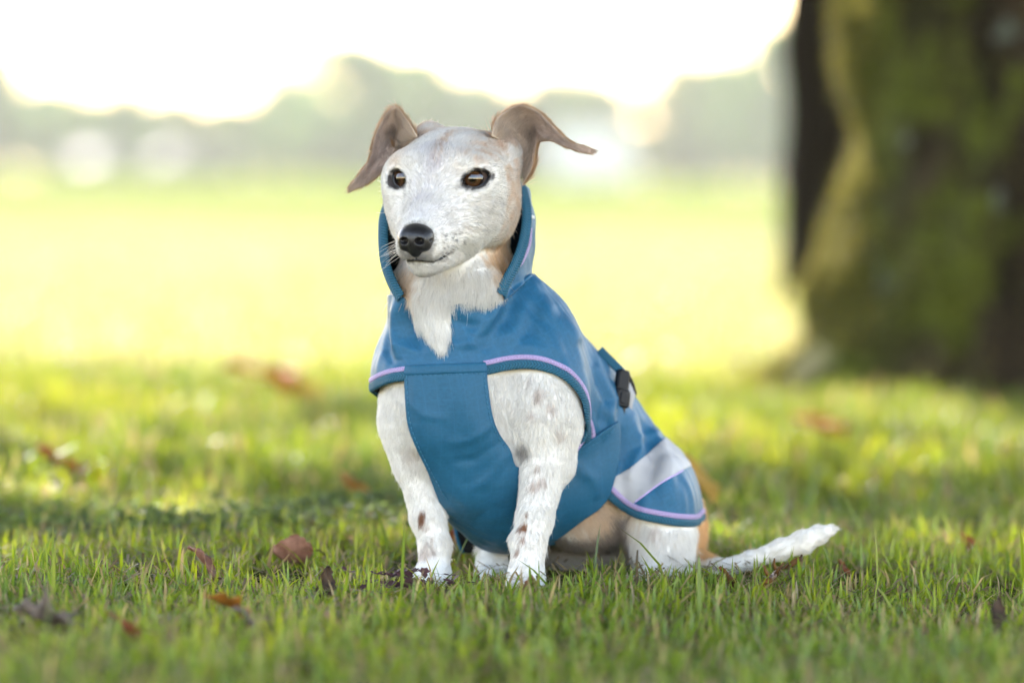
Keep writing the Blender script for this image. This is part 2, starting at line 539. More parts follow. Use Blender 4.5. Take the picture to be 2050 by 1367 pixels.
def crown_leaves(root, c, rad, n, size, seed, hole=None, groups=70):
    """leaf canopy: clumps of leaf sprays inside an ellipsoid"""
    r = np.random.default_rng(seed)
    C = []
    for k in range(groups):
        d = r.normal(size=3); d /= np.linalg.norm(d)
        cc = d * r.uniform(.25, .95) ** .5
        m = n // groups
        q = r.normal(size=(m, 3)) * .24
        C.append(cc + q)
    C = np.vstack(C)
    l = np.linalg.norm(C, axis=1); C = C[l < 1.08]
    C = C * np.array(rad) + np.array(c)
    V, F = leaf_quads(C, size, r, .3)
    col = np.array((0.055, 0.085, 0.022)) * r.uniform(.6, 1.5, len(C))[:, None]
    add_obj('crown', mesh_from('crown', V, F, [m_canopy], smooth=False, cols=np.repeat(col, 4, 0)), root)

def limbs(H, c, rad, n, r0, seed):
    r = np.random.default_rng(seed); parts = []
    for k in range(n):
        a = 2 * math.pi * k / n + r.uniform(-.3, .3)
        e = np.array(c) + np.array([math.cos(a) * rad[0] * .75, math.sin(a) * rad[1] * .75, r.uniform(-.2, .4) * rad[2]])
        s = np.array([0, 0, H * r.uniform(.75, .97)])
        mid = (s + e) / 2 + np.array([0, 0, r.uniform(.1, .5)])
        pts = catmull([s, mid, e], 10)
        parts.append(tube_tris(pts, np.linspace(r0, r0 * .15, 10), 8))
    return parts

def build_trees():
    # near mossy tree
    b0 = ground_at(1700, 800)
    cx = at(1684, 400, b0[1])[0] + .40
    root = empty('mossy_tree', (cx, b0[1] + .12, 0))
    tag(root, 'thick moss covered tree trunk standing at the right edge', 'tree', 'trees beside the dog')
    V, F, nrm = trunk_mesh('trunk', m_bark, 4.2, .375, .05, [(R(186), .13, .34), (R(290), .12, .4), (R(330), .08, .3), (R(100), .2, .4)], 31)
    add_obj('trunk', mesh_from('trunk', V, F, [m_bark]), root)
    # moss cushions: fine tufts, bright and packed on the left to paint the sunlit rim
    r = np.random.default_rng(77)
    sel = (V[:, 2] < 1.4) & (V[:, 2] > -.02)
    W = V[sel]; M = nrm[sel]
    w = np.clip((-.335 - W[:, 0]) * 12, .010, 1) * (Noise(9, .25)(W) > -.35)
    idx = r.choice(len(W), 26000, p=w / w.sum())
    C = W[idx] + r.normal(0, .006, (len(idx), 3)) + M[idx] * .003
    d = M[idx] + r.normal(0, .45, (len(idx), 3)) + [0, 0, -.15]
    d /= np.linalg.norm(d, axis=1)[:, None]
    L = r.uniform(.008, .022, len(idx))[:, None]
    s = np.cross(d, r.normal(size=(len(idx), 3))); s /= np.linalg.norm(s, axis=1)[:, None]
    VV = np.stack([C - s * .0022, C + s * .0022, C + d * L], 1).reshape(-1, 3)
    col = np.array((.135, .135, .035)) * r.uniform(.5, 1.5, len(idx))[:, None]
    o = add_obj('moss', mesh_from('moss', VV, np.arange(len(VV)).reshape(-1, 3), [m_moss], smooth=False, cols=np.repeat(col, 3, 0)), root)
    o['kind'] = 'stuff'
    C0, R0 = (-.7, -1.75, 5.0), (7.0, 6.3, 2.1)
    Vb, Fb = merge(limbs(4.2, C0, R0, 9, .15, 3)); add_obj('limb', mesh_from('limb', Vb, Fb, [m_bark]), root)
    crown_leaves(root, C0, R0, 82000, .12, 41, groups=230)
    crown_leaves(root, (-.9, .2, 5.0), (6.2, 5.6, 1.6), 6500, .12, 47, groups=160)      # thin outer sprays, added to dapple the sun on the lawn
    # darker trunk further back
    b1 = np.array([at(1562, 300, 7.2)[0] + .19, 7.2, 0])
    root = empty('dark_tree', b1)
    tag(root, 'dark straight tree trunk behind the mossy tree', 'tree', 'trees beside the dog')
    V, F, _ = trunk_mesh('trunk', m_dark_bark, 5.2, .185, .015, [(R(190), .03, .4), (R(300), .05, .4)], 53, 90, 80, .35)
    add_obj('trunk', mesh_from('trunk', V, F, [m_dark_bark]), root)
    C0, R0 = (2.6, 1.2, 6.6), (4.2, 4.2, 2.0)
    Vb, Fb = merge(limbs(5.2, C0, R0, 7, .10, 8)); add_obj('limb', mesh_from('limb', Vb, Fb, [m_dark_bark]), root)
    crown_leaves(root, C0, R0, 22000, .12, 43, groups=60)
build_trees()

# ------------------------------------------------------------------ hazy air over the whole park
def build_haze():
    m, nt, out = new_mat('haze_air')
    v = N(nt, 'ShaderNodeVolumePrincipled')
    v.inputs['Color'].default_value = (.95, 1.0, .86, 1)
    v.inputs['Density'].default_value = HAZE_DENSITY
    v.inputs['Anisotropy'].default_value = 0.3
    nt.links.new(v.outputs[0], out.inputs['Volume'])
    lo, hi = (-640, -240, -1.2), (640, 1440, 14.0)
    V = np.array([[x, y, z] for z in (lo[2], hi[2]) for y in (lo[1], hi[1]) for x in (lo[0], hi[0])], float)
    F = np.array([[0, 2, 3, 1], [4, 5, 7, 6], [0, 1, 5, 4], [2, 6, 7, 3], [0, 4, 6, 2], [1, 3, 7, 5]])
    o = add_obj('haze', mesh_from('haze', V, F, [m], smooth=False))
    tag(o, 'thin bright haze hanging over the field and far trees', 'haze', kind='stuff')
HAZE_DENSITY = 0.00036
build_haze()
# ================================================================== THE DOG (modelled in centimetres)
# ------------------------------------------------------------------ implicit surface tools
class Prim:
    def __init__(self, kind, k, flow, **kw):
        self.kind, self.k, self.flow = kind, k, np.asarray(flow, float)
        self.__dict__.update(kw)
    def box(self, pad):
        if self.kind == 'ell':
            m = np.sqrt((self.R ** 2) @ (self.r ** 2)) if self.R is not None else self.r
            return self.c - m - pad, self.c + m + pad
        rr = max(self.r1, self.r2)
        return np.minimum(self.a, self.b) - rr - pad, np.maximum(self.a, self.b) + rr + pad
    def sdf(self, X, Y, Z):
        if self.kind == 'ell':
            x, y, z = X - self.c[0], Y - self.c[1], Z - self.c[2]
            if self.R is not None:
                Rm = self.R
                x, y, z = (x * Rm[0, 0] + y * Rm[1, 0] + z * Rm[2, 0], x * Rm[0, 1] + y * Rm[1, 1] + z * Rm[2, 1], x * Rm[0, 2] + y * Rm[1, 2] + z * Rm[2, 2])
            r = self.r
            k0 = np.sqrt((x / r[0]) ** 2 + (y / r[1]) ** 2 + (z / r[2]) ** 2) + 1e-6
            k1 = np.sqrt((x / r[0] ** 2) ** 2 + (y / r[1] ** 2) ** 2 + (z / r[2] ** 2) ** 2) + 1e-6
            return k0 * (k0 - 1) / k1
        ba = self.b - self.a; l2 = ba @ ba + 1e-9
        x, y, z = X - self.a[0], Y - self.a[1], Z - self.a[2]
        t = np.clip((x * ba[0] + y * ba[1] + z * ba[2]) / l2, 0, 1)
        d = np.sqrt((x - t * ba[0]) ** 2 + (y - t * ba[1]) ** 2 + (z - t * ba[2]) ** 2)
        return d - (self.r1 + (self.r2 - self.r1) * t)

DOWN = np.array([0, 0, -1.0])
def ell(c, r, k=1.0, flow=DOWN, R=None):
    return Prim('ell', k, flow, c=np.asarray(c, float), r=np.asarray(r, float), R=R)
def rc(a, b, r1, r2, k=1.0, flow=DOWN):
    return Prim('rc', k, flow, a=np.asarray(a, float), b=np.asarray(b, float), r1=r1, r2=r2)

class Field:
    def __init__(self, lo, hi, h):
        self.lo = np.asarray(lo, float); self.h = h
        self.n = np.ceil((np.asarray(hi) - self.lo) / h).astype(int) + 1
        self.F = np.full(self.n, 4.0, dtype=np.float32)
    def sl(self, lo, hi):
        a = np.clip(np.floor((lo - self.lo) / self.h).astype(int), 0, self.n - 1)
        b = np.clip(np.ceil((hi - self.lo) / self.h).astype(int) + 1, 1, self.n)
        ax = [(self.lo[i] + self.h * np.arange(a[i], b[i])).astype(np.float32) for i in range(3)]
        return tuple(slice(a[i], b[i]) for i in range(3)), ax[0][:, None, None], ax[1][None, :, None], ax[2][None, None, :]
    def add(self, p, grow=0.0):
        s, X, Y, Z = self.sl(*p.box(2.4 + grow))
        if 0 in self.F[s].shape: return
        d = p.sdf(X, Y, Z) - grow
        f = self.F[s]; k = p.k
        hh = np.maximum(k - np.abs(f - d), 0) / k
        self.F[s] = np.minimum(f, d) - hh * hh * k * 0.25
    def sub(self, p):
        s, X, Y, Z = self.sl(*p.box(1.2))
        if 0 in self.F[s].shape: return
        d = -p.sdf(X, Y, Z)
        f = self.F[s]; k = p.k
        hh = np.maximum(k - np.abs(f - d), 0) / k
        self.F[s] = np.maximum(f, d) + hh * hh * k * 0.25
    def sample(self, V):
        q = (np.asarray(V, float) - self.lo) / self.h
        q = np.clip(q, 0, self.n - 1.001)
        i = q.astype(int); t = q - i
        F = self.F; out = 0
        for dx in (0, 1):
            for dy in (0, 1):
                for dz in (0, 1):
                    w = (t[:, 0] if dx else 1 - t[:, 0]) * (t[:, 1] if dy else 1 - t[:, 1]) * (t[:, 2] if dz else 1 - t[:, 2])
                    out = out + w * F[i[:, 0] + dx, i[:, 1] + dy, i[:, 2] + dz]
        return out
    def grad(self, V):
        e = self.h * .75; g = np.zeros((len(V), 3))
        for k in range(3):
            o = np.zeros(3); o[k] = e
            g[:, k] = self.sample(V + o) - self.sample(V - o)
        return g / (np.linalg.norm(g, axis=1)[:, None] + 1e-9)
    def mesh(self, smooth=2):
        F = self.F; h = self.h
        s = F < 0
        c = np.zeros(np.array(F.shape) - 1, dtype=np.uint8)
        for dx in (0, 1):
            for dy in (0, 1):
                for dz in (0, 1):
                    c += s[dx:F.shape[0] - 1 + dx, dy:F.shape[1] - 1 + dy, dz:F.shape[2] - 1 + dz]
        act = (c > 0) & (c < 8)
        I = np.argwhere(act)
        cid = np.full(c.shape, -1, dtype=np.int32); cid[act] = np.arange(len(I))
        acc = np.zeros((len(I), 3)); cnt = np.zeros(len(I))
        corners = [(a, b_, d) for a in (0, 1) for b_ in (0, 1) for d in (0, 1)]
        for ca in corners:
            for ax in range(3):
                if ca[ax]: continue
                cb = list(ca); cb[ax] = 1
                fa = F[I[:, 0] + ca[0], I[:, 1] + ca[1], I[:, 2] + ca[2]]
                fb = F[I[:, 0] + cb[0], I[:, 1] + cb[1], I[:, 2] + cb[2]]
                m = (fa < 0) != (fb < 0)
                t = np.where(m, fa / np.where(np.abs(fa - fb) < 1e-9, 1, fa - fb), 0)
                p = np.array(ca, float)[None] + np.zeros((len(I), 3)); p[:, ax] += t
                acc[m] += p[m]; cnt[m] += 1
        V = self.lo + h * (I + acc / cnt[:, None])
        Q = []
        for ax in range(3):
            sa = [slice(1, -1)] * 3; sb = [slice(1, -1)] * 3
            sa[ax] = slice(0, -1); sb[ax] = slice(1, None)
            d = s[tuple(sa)].astype(np.int8) - s[tuple(sb)].astype(np.int8)
            E = np.argwhere(d != 0); sg = d[tuple(E.T)]
            off = np.ones(3, int); off[ax] = 0
            E = E + off
            u, v = (ax + 1) % 3, (ax + 2) % 3
            def cell(du, dv):
                q = E.copy(); q[:, u] -= du; q[:, v] -= dv
                return cid[q[:, 0], q[:, 1], q[:, 2]]
            q = np.stack([cell(1, 1), cell(0, 1), cell(0, 0), cell(1, 0)], 1)
            q[sg < 0] = q[sg < 0][:, ::-1]
            Q.append(q)
        Q = np.vstack(Q); Q = Q[(Q >= 0).all(1)]
        for _ in range(smooth):
            for lam in (.5, -.45):
                S = np.zeros_like(V); C = np.zeros(len(V))
                for a, b_ in ((0, 1), (1, 2), (2, 3), (3, 0)):
                    np.add.at(S, Q[:, a], V[Q[:, b_]]); np.add.at(C, Q[:, a], 1)
                    np.add.at(S, Q[:, b_], V[Q[:, a]]); np.add.at(C, Q[:, b_], 1)
                V = V + lam * (S / np.maximum(C, 1)[:, None] - V)
        return V, Q
    def cast(self, px, py, iso=0.0, start=250.0):
        """first hit (cm) of the camera ray through a photo pixel"""
        o = cam_pos * 100; d = ray(px, py); t = start
        for _ in range(200):
            p = (o + d * t)[None]
            v = self.sample(p)[0] - iso
            if v < .004: return p[0]
            t += max(v * .7, .01)
            if t > 380: return None
        return None

def vnormals(V, F):
    T = tris(F)
    n = np.cross(V[T[:, 1]] - V[T[:, 0]], V[T[:, 2]] - V[T[:, 0]])
    out = np.zeros_like(V)
    for k in range(3): np.add.at(out, T[:, k], n)
    return out / (np.linalg.norm(out, axis=1)[:, None] + 1e-12)

def clip_mesh(V, T, g, keep_attr=None):
    """keep the part of a triangle mesh where g < 0, cutting triangles along g = 0"""
    ins = g < 0
    cnt = ins[T].sum(1)
    full = T[cnt == 3]
    newV, newT = [V], [full]
    nv = len(V); extra = []
    edges = {}
    E_all = []
    T1 = T[cnt == 1]; T2 = T[cnt == 2]
    r1 = np.argmax(ins[T1], 1); T1 = np.stack([T1[np.arange(len(T1)), (r1 + k) % 3] for k in range(3)], 1)
    r2 = np.argmin(ins[T2], 1); T2 = np.stack([T2[np.arange(len(T2)), (r2 + k) % 3] for k in range(3)], 1)
    pairs = np.vstack([T1[:, [0, 1]], T1[:, [0, 2]], T2[:, [1, 0]], T2[:, [2, 0]]])
    if len(pairs) == 0:
        return V, T, None
    srt = np.sort(pairs, 1)
    U, inv = np.unique(srt, axis=0, return_inverse=True); inv = inv.ravel()
    ga, gb = g[U[:, 0]], g[U[:, 1]]
    t = np.clip(ga / (ga - gb), .02, .98)[:, None]
    NV = V[U[:, 0]] * (1 - t) + V[U[:, 1]] * t
    inv = inv + nv
    n1, n2 = len(T1), len(T2)
    i01, i02 = inv[:n1], inv[n1:2 * n1]
    j10, j20 = inv[2 * n1:2 * n1 + n2], inv[2 * n1 + n2:]
    newT.append(np.stack([T1[:, 0], i01, i02], 1))
    newT.append(np.stack([j10, T2[:, 1], T2[:, 2]], 1))
    newT.append(np.stack([j10, T2[:, 2], j20], 1))
    VV = np.vstack([V, NV]); TT = np.vstack(newT)
    used = np.zeros(len(VV), bool); used[TT.ravel()] = True
    mp_ = np.cumsum(used) - 1
    return VV[used], mp_[TT], used

def poly_sd(poly, x, y):
    """signed distance (px) to a closed polygon, negative inside"""
    poly = np.asarray(poly, float); n = len(poly)
    d = np.full(len(x), 1e9); ins = np.zeros(len(x), bool)
    for i in range(n):
        a, b_ = poly[i], poly[(i + 1) % n]
        e = b_ - a; wx, wy = x - a[0], y - a[1]
        t = np.clip((wx * e[0] + wy * e[1]) / (e @ e + 1e-9), 0, 1)
        d = np.minimum(d, (wx - t * e[0]) ** 2 + (wy - t * e[1]) ** 2)
        c = ((a[1] <= y) & (b_[1] > y)) | ((b_[1] <= y) & (a[1] > y))
        xx = a[0] + (y - a[1]) * e[0] / (e[1] if abs(e[1]) > 1e-9 else 1e-9)
        ins ^= c & (x < xx)
    d = np.sqrt(d)
    return np.where(ins, -d, d)

def spline2(pts, n=12):
    return catmull(pts, n * (len(pts) - 1) + 1)

def boundary_chains(V, T):
    E = np.vstack([T[:, [0, 1]], T[:, [1, 2]], T[:, [2, 0]]])
    S = np.sort(E, 1)
    U, idx, c = np.unique(S, axis=0, return_index=True, return_counts=True)
    B = E[idx[c == 1]]
    nxt = {}
    for a, b_ in B: nxt.setdefault(int(a), []).append(int(b_))
    chains = []
    while nxt:
        a = next(iter(nxt)); ch = [a]
        while a in nxt:
            b_ = nxt[a].pop()
            if not nxt[a]: del nxt[a]
            ch.append(b_); a = b_
            if b_ == ch[0]: break
        chains.append(ch)
    return chains

def smooth_line(p, it):
    p = p.copy()
    for _ in range(it):
        p[1:-1] = .25 * p[:-2] + .5 * p[1:-1] + .25 * p[2:]
    return p

def strip(pts, nrm, half, lift=0.05, thick=0.12, shift=0.0, round_=True):
    """webbing strip following a line on a surface; UV: u along (cm), v across 0..1"""
    n = len(pts)
    T = np.gradient(pts, axis=0); T /= np.linalg.norm(T, axis=1)[:, None] + 1e-9
    S = np.cross(nrm, T); S /= np.linalg.norm(S, axis=1)[:, None] + 1e-9
    s = np.r_[0, np.cumsum(np.linalg.norm(np.diff(pts, axis=0), axis=1))]
    prof = np.linspace(-1, 1, 7)
    top = [(v * half + shift, lift + thick * (math.sqrt(max(0, 1 - v ** 4)) if round_ else 1)) for v in prof]
    bot = [(v * half + shift, lift - .1) for v in prof[::-1]]
    ring = top + bot; m = len(ring)
    V = np.stack([pts + S * a + nrm * b_ for a, b_ in ring], 1).reshape(-1, 3)
    vv = np.r_[np.linspace(0, 1, 7), np.linspace(1, 0, 7)]
    UV = np.stack([np.repeat(s, m), np.tile(vv, n)], 1)
    i, j = np.meshgrid(np.arange(n - 1), np.arange(m), indexing='ij')
    a = i * m + j; b2 = i * m + (j + 1) % m
    F = np.stack([a, a + m, b2 + m, b2], -1).reshape(-1, 4)
    return V, F, UV

# ------------------------------------------------------------------ head frame
YAW, PIT = R(17.0), R(8.0)
HF = np.array([-math.sin(YAW) * math.cos(PIT), -math.cos(YAW) * math.cos(PIT), -math.sin(PIT)])
HR = np.array([math.cos(YAW), -math.sin(YAW), 0.0])
HU = np.cross(HF, HR); HU = HU if HU[2] > 0 else -HU
HMAT = np.stack([HF, HR, HU], 1)
EYE_MID = P(873.5, 359, 0.0)
HO = EYE_MID - 3.0 * HF - 0.6 * HU
def H(f, r, u): return HO + f * HF + r * HR + u * HU
def hloc(V): return (np.asarray(V) - HO) @ HMAT
def hell(c, r, k=1.0, flow=None): return ell(H(*c), r, k, -HF if flow is None else flow, HMAT)

BACK = -HF
head_prims = [
    hell((-2.0, 0, .3), (5.6, 4.7, 3.75), 1.0),
    hell((1.1, 0, .75), (3.0, 3.7, 2.4), 1.6),
    rc(H(3.0, 0, -1.5), H(7.3, 0, -3.25), 2.5, 1.5, 1.6, BACK),
]
for s in (-1, 1):
    head_prims += [
        hell((.4, s * 3.35, -1.1), (3.6, 1.55, 2.4), 1.6, BACK + .35 * s * HR - .2 * HU),
        hell((-2.2, s * 3.1, -2.4), (3.4, 1.8, 3.0), 1.6, BACK - .6 * HU),
        rc(H(3.4, s * 1.5, -3.2), H(7.6, s * .80, -4.3), 1.8, 1.04, 1.2, BACK + .25 * s * HR - .25 * HU),
        hell((2.7, s * 2.0, 2.15), (1.1, 1.5, .7), 1.2, BACK + .2 * HU),
        hell((1.0, s * 3.6, .6), (2.2, 1.1, 1.5), 1.2, BACK + .3 * s * HR),
    ]
head_prims += [rc(H(-.5, 0, -4.2), H(7.0, 0, -5.65), 2.4, 1.0, .7, BACK - .35 * HU), rc(H(2, 1.2, -4.7), H(6.2, .55, -5.55), 1.5, .85, .8, BACK - .3 * HU), rc(H(2, -1.2, -4.7), H(6.2, -.55, -5.55), 1.5, .85, .8, BACK - .3 * HU), hell((1.4, 2.35, -3.1), (2.6, 1.5, 1.9), 1.6, BACK - .4 * HU), hell((1.4, -2.35, -3.1), (2.6, 1.5, 1.9), 1.6, BACK - .4 * HU)]
# ear bases on the skull
head_prims += [hell((-4.6, 3.2, 1.6), (1.6, 1.5, 1.6), 1.6, np.array([0, .2, 1.0])), hell((-4.6, -3.0, 2.5), (1.5, 1.4, 1.7), 1.4, np.array([0, .2, 1.0]))]

# ------------------------------------------------------------------ body primitives
BODY_DIR = np.array([.5, .55, -.65])
CH = np.array([.05, -.1, -1.0])
torso = [
    rc(P(925, 440, 9.5), P(905, 590, 7.6), 4.0, 4.3, 1.5, CH),
    rc(P(905, 590, 7.6), P(915, 720, 8.2), 4.3, 5.2, 2.0, CH),
    ell(P(910, 795, 8.6), (5.9, 6.0, 6.6), 2.0, CH),
    rc(P(965, 600, 10.5), P(1002, 690, 11.5), 3.8, 5.2, 2.0, BODY_DIR),
    rc(P(1002, 710, 11.5), P(1076, 826, 14), 5.8, 6.1, 2.0, BODY_DIR),
    rc(P(1076, 826, 14), P(1136, 900, 17), 6.1, 6.2, 2.0, BODY_DIR),
    rc(P(1136, 900, 17), P(1232, 1010, 20), 6.2, 6.0, 2.0, BODY_DIR),
]
belly = [
    rc(P(925, 830, 8.0), P(962, 915, 8.8), 5.0, 4.5, 2.0, CH),
    rc(P(962, 915, 8.8), P(1016, 990, 10.5), 4.5, 3.5, 2.0, CH),
    rc(P(1016, 990, 10.5), P(1130, 950, 14), 3.5, 4.0, 2.0, CH),
    rc(P(1130, 950, 14), P(1200, 960, 17), 4.0, 5.0, 2.0, BODY_DIR),
]
shoulders = [
    ell(P(1088, 815, 6.0), (3.2, 3.6, 4.6), 1.6, CH),
    ell(P(1062, 760, 8.0), (3.2, 3.6, 3.6), 2.0, CH),
    ell(P(822, 815, 8.0), (1.75, 3.2, 4.0), 1.6, CH),
    ell(P(834, 745, 9.0), (2.0, 3.4, 3.2), 2.0, CH),
]
haunch = [
    ell(P(1320, 1052, 15.5), (3.0, 4.6, 3.7), 1.6, DOWN),
    ell(P(1345, 1062, 20), (2.9, 4.2, 4.6), 1.6, DOWN),
    ell(P(1250, 1065, 21), (4.5, 5, 4.5), 1.8, DOWN),
]
groin = [ell(P(1165, 1035, 15), (4.2, 4.0, 2.9), 1.4, BODY_DIR), ell(P(1190, 1100, 19), (4.6, 3.0, 3.4), 1.5, DOWN)]
legs = [
    # dog's left front leg (image right)
    rc(P(1092, 850, 5.6), P(1090, 925, 5.0), 2.9, 2.15, 1.2),
    rc(P(1090, 925, 5.0), P(1070, 1040, 2.6), 1.95, 1.38, .8),
    rc(P(1070, 1040, 2.6), P(1059, 1085, 1.8), 1.38, 1.28, .6),
    rc(P(1059, 1085, 1.8), P(1054, 1140, 1.0), 1.26, 1.35, .6),
    ell(P(1118, 925, 6.2), (1.3, 1.6, 1.6), 1.0),
    ell(P(1032, 1080, 2.4), (.40, .5, .5), .8),
    # dog's right front leg (image left)
    rc(P(812, 850, 7.6), P(832, 925, 7.2), 2.0, 1.8, 1.2),
    rc(P(838, 925, 7.2), P(858, 1035, 6.2), 1.85, 1.38, .8),
    rc(P(858, 1035, 6.2), P(871, 1090, 5.6), 1.38, 1.2, .6),
    rc(P(871, 1090, 5.6), P(868, 1140, 5.0), 1.18, 1.25, .6),
    # hind legs
    rc(P(1322, 1062, 12.5), P(1328, 1125, 10.8), 2.8, 2.3, 1.2),
    rc(P(1328, 1140, 10.8), P(1300, 1170, 7.5), 1.7, 1.35, .8),
    rc(P(985, 1105, 14), P(985, 1135, 12), 1.35, 1.25, .7),
    rc(P(985, 1140, 13), P(975, 1160, 10), 1.2, 1.1, .7),
]
FWD = np.array([-.3, -.7, -.4])
def paw(cx, cy, y, yaw, w=1.0):
    c = P(cx, cy, y); out = []
    f = np.array([math.sin(yaw), -math.cos(yaw), 0]); s = np.array([math.cos(yaw), math.sin(yaw), 0])
    out.append(ell(c + [0, 0, .1], (1.55 * w, 1.5, 1.05), .7, FWD))
    for a, ff, zz in ((-1.05, .75, -.28), (-.38, 1.25, -.18), (.38, 1.25, -.18), (1.05, .75, -.28)):
        out.append(ell(c + s * a * w + f * ff + [0, 0, zz], (.50, .72, .60), .16, FWD))
    return out
paws = paw(1053, 1162, .6, R(-10)) + paw(866, 1152, 4.6, R(-22), .95)
tail_line = [(1385, 1130, 15), (1440, 1140, 12.5), (1500, 1122, 11.2), (1560, 1101, 10.4), (1605, 1086, 10), (1635, 1072, 10), (1660, 1062, 10), (1672, 1058, 10)]
tail_r = [1.5, .78, .64, .76, .86, .70, .36, .10]
tail_p = [P(*q) for q in tail_line]
tail = [rc(tail_p[i], tail_p[i + 1], tail_r[i], tail_r[i + 1], .5, (tail_p[i + 1] - tail_p[i]) / np.linalg.norm(tail_p[i + 1] - tail_p[i])) for i in range(len(tail_p) - 1)]
body_prims = torso + belly + shoulders + haunch + groin + legs + paws + tail + head_prims

coat_f = Field((-15, -6, -1), (24, 32, 34), .20)
panel_f = Field((-15, -6, -1), (24, 32, 34), .20)
flare = [ell(P(1314, 1015, 14.6), (3.0, 5.2, 4.2), 2.0), rc(P(1285, 985, 19), P(1310, 1040, 19), 3.7, 3.4, 2.0), ell(P(868, 720, 9), (2.9, 4.2, 3.2), 2.5), ell(P(850, 760, 8.5), (2.5, 4.0, 2.2), 2.0), ell(P(1040, 690, 8.5), (3.6, 4.2, 4), 2.5)]
COAT_G, PANEL_G = .55, .95
for p in torso + belly + shoulders + flare: 
    kk = p.k; p.k = max(kk, 2.0); coat_f.add(p, COAT_G); p.k = kk
for p in torso + belly: panel_f.add(p, PANEL_G)
# fluffy bib that fills the open neck of the coat, flush with the cloth
bib_c = []
for (x_, y_, r_0) in ((905, 548, 2.8), (872, 600, 1.6), (873, 640, 1.0), (880, 675, .6), (884, 700, .32)):
    hit = coat_f.cast(x_, max(y_, 600)); hit = hit + (P(x_, y_, 5) - P(x_, max(y_, 600), 5))
    bib_c.append((hit + ray(x_, y_) * (r_0 - .12), r_0))
bib = [rc(bib_c[i_][0], bib_c[i_ + 1][0], bib_c[i_][1], bib_c[i_ + 1][1], 1.2, CH) for i_ in range(len(bib_c) - 1)]
for (x_, y_, r_0) in ((940, 580, 1.4), (968, 574, 1.0)):
    hit = coat_f.cast(x_, 608); hit = hit + (P(x_, y_, 5) - P(x_, 608, 5))
    bib.append(ell(hit + ray(x_, y_) * (r_0 - .05), (r_0 * 1.3, r_0, r_0 * 1.2), 1.4, CH))
body_prims = body_prims[:len(torso)] + bib + body_prims[len(torso):]

body = Field((-15, -13, -.6), (31, 31, 45), 0.16)
for p in body_prims: body.add(p)

# eyes: lids swell over the balls, almond openings are cut
eyes = []
for s, inner, outer in ((1, (919, 371), (981, 352)), (-1, (824, 369), (781, 347))):
    c = H(2.15, 2.88, .55) if s > 0 else H(2.2, -2.62, .55)
    n = HF * math.cos(R(24)) + s * HR * math.sin(R(24)) + .17 * HU; n /= np.linalg.norm(n)
    # slit axis from the canthi as seen in the photograph
    a_in, a_out = P(*inner, c[1] - 1.0), P(*outer, c[1] - .6)
    a = a_out - a_in; a -= n * (a @ n); a /= np.linalg.norm(a)
    b_ = np.cross(n, a); b_ = b_ if b_[2] > 0 else -b_
    eyes.append((s, c, n, a, b_))
    body.add(ell(c, (1.42, 1.42, 1.42), .9))
class Almond:
    k = .12
    def __init__(self, c, n, a, b_, half): self.c, self.n, self.a, self.b, self.half = c, n, a, b_, half[0]; self.sh = half[1]
    def box(self, pad): return self.c - 2.2, self.c + 2.2
    def sdf(self, X, Y, Z):
        x, y, z = X - self.c[0], Y - self.c[1], Z - self.c[2]
        A = x * self.a[0] + y * self.a[1] + z * self.a[2]
        B = x * self.b[0] + y * self.b[1] + z * self.b[2]
        C = x * self.n[0] + y * self.n[1] + z * self.n[2]
        h = .78 * (1 - ((A + self.sh) / self.half) ** 2)
        d = (np.abs(B + .02) - h) * .75
        return np.maximum(d, .35 - C)
for s, c, n, a, b_ in eyes:
    body.sub(Almond(c, n, a, b_, (1.32, 0) if s > 0 else (1.02, .20)))
# mouth line
for s in (-1, 1):
    m = [H(8.75, 0, -5.22), H(8.35, s * .7, -5.30), H(7.4, s * 1.35, -5.22), H(6.0, s * 1.95, -4.98), H(4.6, s * 2.5, -4.55), H(3.4, s * 2.95, -4.05)]
    for i in range(3):
        q = rc(m[i], m[i + 1], .13, .13 - .03 * i, .25); body.sub(q)

bV, bQ = body.mesh(2)
bN = vnormals(bV, bQ)

